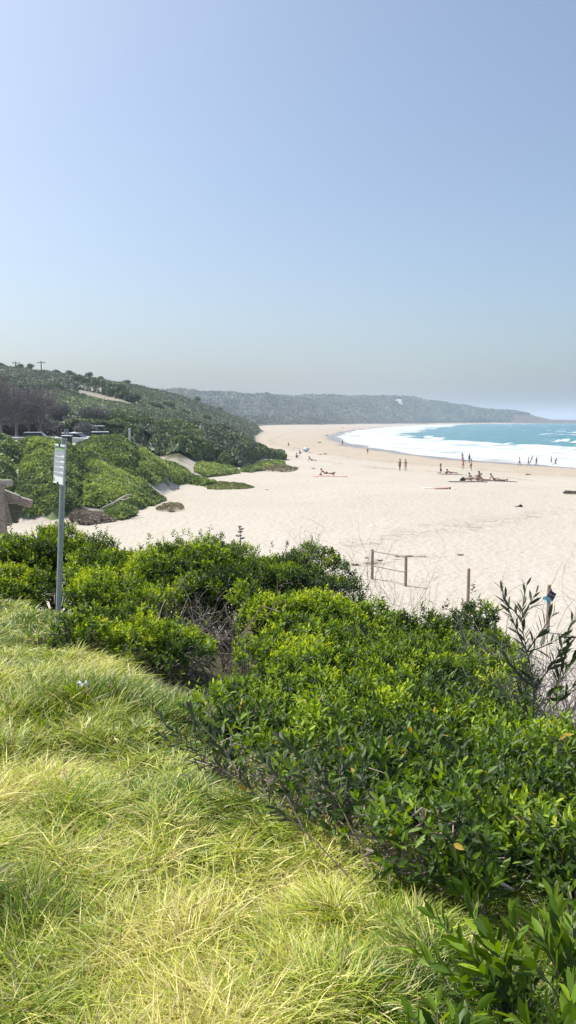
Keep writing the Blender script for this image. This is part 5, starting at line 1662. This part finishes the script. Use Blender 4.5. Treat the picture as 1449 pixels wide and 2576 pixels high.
def build_people():
    q = 1 / 1.5901
    def at(sx, sy): return hit(sx * q, sy * q)
    E_, W_ = R(-90), R(90)      # facing right / facing left as seen from the bank
    person('woman in a brown dress with long hair walking beside a shirtless man', at(1599, 1884), R(150), dict(tl=8, sl=-4, tr=-6, sr=-12), dress='cloth_brown', longhair=True)
    person('shirtless man in light shorts walking right of the woman in brown', at(1622, 1885), R(170), dict(tl=-8, sl=-14, tr=12, sr=6, al=20, fl=70), bottom='cloth_rose')
    person('person kneeling upright at the left end of a towel', at(1762, 1895), E_, KNEEL, bottom='cloth_black', skin='skin_tan', longhair=True)
    p = towel(1798 * q, 1898 * q, 3.4, .9, 'cloth_brown', 'long dark towel under the person beside the kneeling one', seed=2)
    person('person lying propped on elbows right of the kneeling person', at(1803, 1897), W_, PRONE, bottom='cloth_red', skin='skin')
    bag(1786 * q, 1892 * q, .20, 'cloth_black', 'small black bag between the kneeling and the lying person')
    person('person in a red top and pink shorts standing in the game', at(1852, 1878), R(200), dict(tl=10, sl=-4, tr=-6, sr=-16, al=55, fl=40, ar=50, fr=30), top='cloth_red', bottom='cloth_pink')
    person('shirtless man in black shorts mid kick at the right of the game', at(1884, 1883), R(110), dict(tl=0, sl=-4, tr=26, sr=-60, al=20, fl=80, ar=-20, fr=20), bottom='cloth_black')
    person('pale person standing in the shallow surf behind the one in red', at(1849, 1846), R(180), dict(ar=150, fr=165), top='cloth_grey')
    person('person in a dark wetsuit standing at the water edge', at(1877, 1851), R(200), STAND, suit='cloth_wetsuit')
    # row of sunbathers
    towel(1872 * q, 1928 * q, 4.6, 1.1, 'cloth_black', 'long black towel under the row of sunbathers', seed=3)
    bag(1849 * q, 1924 * q, .34, 'cloth_black', 'black bag at the left end of the sunbathing row')
    bag(1856 * q, 1921 * q, .26, 'cloth_navy', 'navy bag beside the black one at the sunbathing row')
    person('person in dark clothes lying with raised knees at the left of the row', at(1876, 1925), E_, LIEK, top='cloth_navy', bottom='cloth_black')
    person('person in teal reclining second in the sunbathing row', at(1889, 1922), E_, RECL, top='cloth_teal', bottom='cloth_black', skin='skin_tan')
    person('person reclining in black swimwear, third in the row', at(1911, 1925), W_, RECL, bottom='cloth_black')
    person('person sitting with knees up, fourth in the row', at(1919, 1921), W_, SIT, bottom='cloth_black', skin='skin_tan', longhair=True)
    person('person lying propped up at the right end of the row', at(1934, 1926), W_, PRONE, bottom='cloth_rose')
    towel(1992 * q, 1925 * q, 4.6, .9, 'cloth_black', 'long dark towel right of the sunbathing row', seed=4)
    person('person leaning back on the dark towel right of the row', at(1975, 1925), E_, RECL, bottom='cloth_black')
    person('person lying flat on the right part of the dark towel', at(2005, 1924), W_, LIE, suit=None, top='cloth_black', bottom='cloth_black', skin='skin_tan')
    towel(1757 * q, 1955 * q, 3.4, 1.0, 'cloth_white', 'white towel lying on the bare sand in front of the sunbathers', seed=5)
    person('small person in red lying on the white towel', at(1772, 1957), W_, LIE, top='cloth_red', bottom='cloth_rose')
    # walkers along the water
    g_ = 'people walking along the water edge'
    person('shirtless man in black shorts walking, leftmost by the surf', at(2078, 1867), R(60), WALK, bottom='cloth_black', group=g_)
    person('shirtless person in dark trunks walking, second along the surf', at(2114, 1867), R(80), WALK2, bottom='cloth_black', group=g_)
    person('person bending forward in the shallow wash behind the second walker', at(2123, 1856), E_, dict(lean=28, tl=14, sl=-6, tr=-8, sr=-20, al=40, fl=30), suit='cloth_grey', group=g_)
    person('person in a dark wetsuit striding alone in the middle by the surf', at(2145, 1864), R(-80), WALK, suit='cloth_wetsuit', group=g_)
    person('person in grey wading at the right of the surf line', at(2205, 1859), R(80), WALK2, suit='cloth_grey', group=g_)
    person('person in a black wetsuit running at the right edge of the surf', at(2221, 1864), E_, RUN, suit='cloth_wetsuit', group=g_)
    # farther along the beach
    person('shirtless man in black shorts standing alone on the open beach', at(1470, 1816), R(180), STAND, bottom='cloth_black', top='cloth_white')
    person('distant dark figure standing at the edge of the wash', at(1370, 1780), R(180), STAND, suit='cloth_wetsuit')
    person('person in black sitting with knees drawn up near the dune tip', at(1184, 1834), E_, SIT, suit='cloth_black')
    person('person leaning back with legs stretched right, near the dune tip', at(1245, 1846), E_, RECL, bottom='cloth_black', skin='skin_tan', longhair=True)
    person('tiny seated figure left of the striped beach tent', at(1152, 1784), E_, SIT, suit='cloth_black')
    person('small dark seated figure behind the one in black', at(1197, 1819), E_, SIT, suit='cloth_grey')
    towel(1318 * q, 1906 * q, 4.4, .9, 'cloth_rose', 'dull pink towel under the couple lying on the near sand', seed=6)
    person('person lying with one knee raised on the near sand', at(1328, 1903), E_, LIEK, bottom='cloth_black', skin='skin_tan')
    person('person in dark red propped up beside the one with raised knee', at(1300, 1903), E_, dict(lean=-50, tl=90, sl=88, tr=92, sr=86, al=-50, fl=-20, ar=-45, fr=-10, head=25), bottom='cloth_red', top='cloth_red')
    bag(1283 * q, 1901 * q, .22, 'cloth_grey', 'grey bag at the left of the couple on the near sand')
    person('far person standing near the hidden end of the dunes', at(1008, 1754), R(180), STAND, bottom='cloth_brown', skin='skin_tan')
    person('tiny figure on the far beach, left of the pair', at(1371, 1717), R(180), STAND, suit='cloth_black')
    person('left one of the tiny pair on the far beach', at(1416, 1720), R(180), STAND, suit='cloth_grey')
    person('right one of the tiny pair on the far beach', at(1435, 1719), R(180), STAND, suit='cloth_black')
    # beach tent
    x, y, z = at(1226, 1808)
    ob = empty('beach_tent', (x, y, z)); tag(ob, 'small dome beach tent striped blue and grey with an open front', 'tent')
    for si, (a0, a1, mt) in enumerate(((150, 118, 'cloth_stripe'), (118, 96, 'cloth_white'), (96, 76, 'cloth_stripe'), (76, 60, 'cloth_white'), (60, 44, 'cloth_grey'))):
        V = []; nu, nv = 6, 9
        for i in range(nu):
            for j in range(nv):
                a = R(a0 + (a1 - a0) * i / (nu - 1)) ; t = math.pi * j / (nv - 1)
                r = 1.0
                V.append((math.cos(a) * r * 1.15 * math.sin(t) ** .6, -math.cos(t) * .75, math.sin(a) * r * 1.15 * math.sin(t) ** .8))
        mb = MB(); mb.add(V, [tuple(f) for f in grid_faces(nu, nv)]); c = mb.build('panel', M[mt], ob, smooth=True); c.modifiers.new('t', 'SOLIDIFY').thickness = .01
    mb = MB()
    for a0 in (150, 44):
        mb.tube([(math.cos(R(a0)) * 1.15 * math.sin(t) ** .6, -math.cos(t) * .76, math.sin(R(a0)) * 1.15 * math.sin(t) ** .8) for t in np.linspace(.01, 3.13, 12)], .015, 5)
    mb.build('frame', M['cloth_black'], ob)
    # things on the sand
    bag(2082 * q, 2028 * q, .19, 'cloth_black', 'small black domed bag alone on the open sand at right')
    x, y, z = at(2066, 2028)
    mb = MB(); mb.box((x, y, z + .03), (.28, .12, .05), None, .02); mb.box((x + .03, y - .15, z + .03), (.26, .1, .05), None, .02)
    # a pair of thongs is two things: make them separately
    for k, (dx, dy) in enumerate(((0, 0), (.16, .12))):
        mb = MB(); n = 14
        ring = [(math.cos(6.283 * i / n) * .14, math.sin(6.283 * i / n) * .05) for i in range(n)]
        mb.add([(a, b, 0) for a, b in ring] + [(a, b, .03) for a, b in ring], [tuple(range(n - 1, -1, -1)), tuple(range(n, 2 * n))] + [(i, (i + 1) % n, n + (i + 1) % n, n + i) for i in range(n)])
        mb.tube([(.08, 0, .03), (.02, .03, .07), (-.04, .045, .03)], .008, 4); mb.tube([(.08, 0, .03), (.02, -.03, .07), (-.04, -.045, .03)], .008, 4)
        o = mb.build('beach_sandal', M['cloth_black'], loc=(x + dx, y + dy, z + .012)); tag(o, ('left' if k == 0 else 'right') + ' one of two black sandals beside the black bag', 'sandal')
    g = np.random.default_rng(12)
    for i, (sx, sy, s, lab) in enumerate(((1279, 1771, 1.0, 'dark lump of weed on the wide beach beyond the tent'), (1301, 1817, .6, 'small clump of weed right of the beach tent'), (1281, 1819, .5, 'tiny clump of weed just right of the tent'),
                                          (1253, 1875, .35, 'dark pebble like lump of weed below the leaning person'), (1842, 2222, .22, 'dark twiggy clump of weed on the sand above the lone fence post'),
                                          (1068, 1960, .2, 'tiny dark lump on the sand near the creeper mat'), (1466, 2234, .15, 'dried weed scrap beside the rope fence, left'), (1590, 2228, .15, 'dried weed scrap right of the rope fence'),
                                          (1420, 2262, .25, 'dried weed at the left end of the scrap line by the rope fence'), (1640, 2226, .18, 'small weed scrap at the right end of the scrap line'), (1520, 2245, .22, 'dried weed directly behind the rope fence'),
                                          (2110, 1900, .5, 'flat dark weed clump on the sand below the walkers'), (1310, 1742, 1.2, 'long low weed clump far along the beach'))):
        x, y, z = at(sx, sy)
        mb = MB()
        for k in range(16):
            a = g.random() * 6.28; p0 = Vector((g.normal() * s * .3, g.normal() * s * .15, 0)); p1 = p0 + Vector((math.cos(a) * s * .5, math.sin(a) * s * .3, s * .25 * g.random()))
            mb.tube([p0, p0.lerp(p1, .5) + Vector((0, 0, s * .18)), p1], [s * .06, s * .08, s * .03], 4)
        tag(mb.build('seaweed_clump', M['litter'], loc=(x, y, z)), lab, 'seaweed', 'weed scraps on the sand')
mat_set()
build_ground(); build_sea(); build_world()
build_dunes(); build_trees()
build_grass(); build_shrubs(); build_stems()
build_sign(); build_fence(); build_timber(); build_carpark(); build_people()
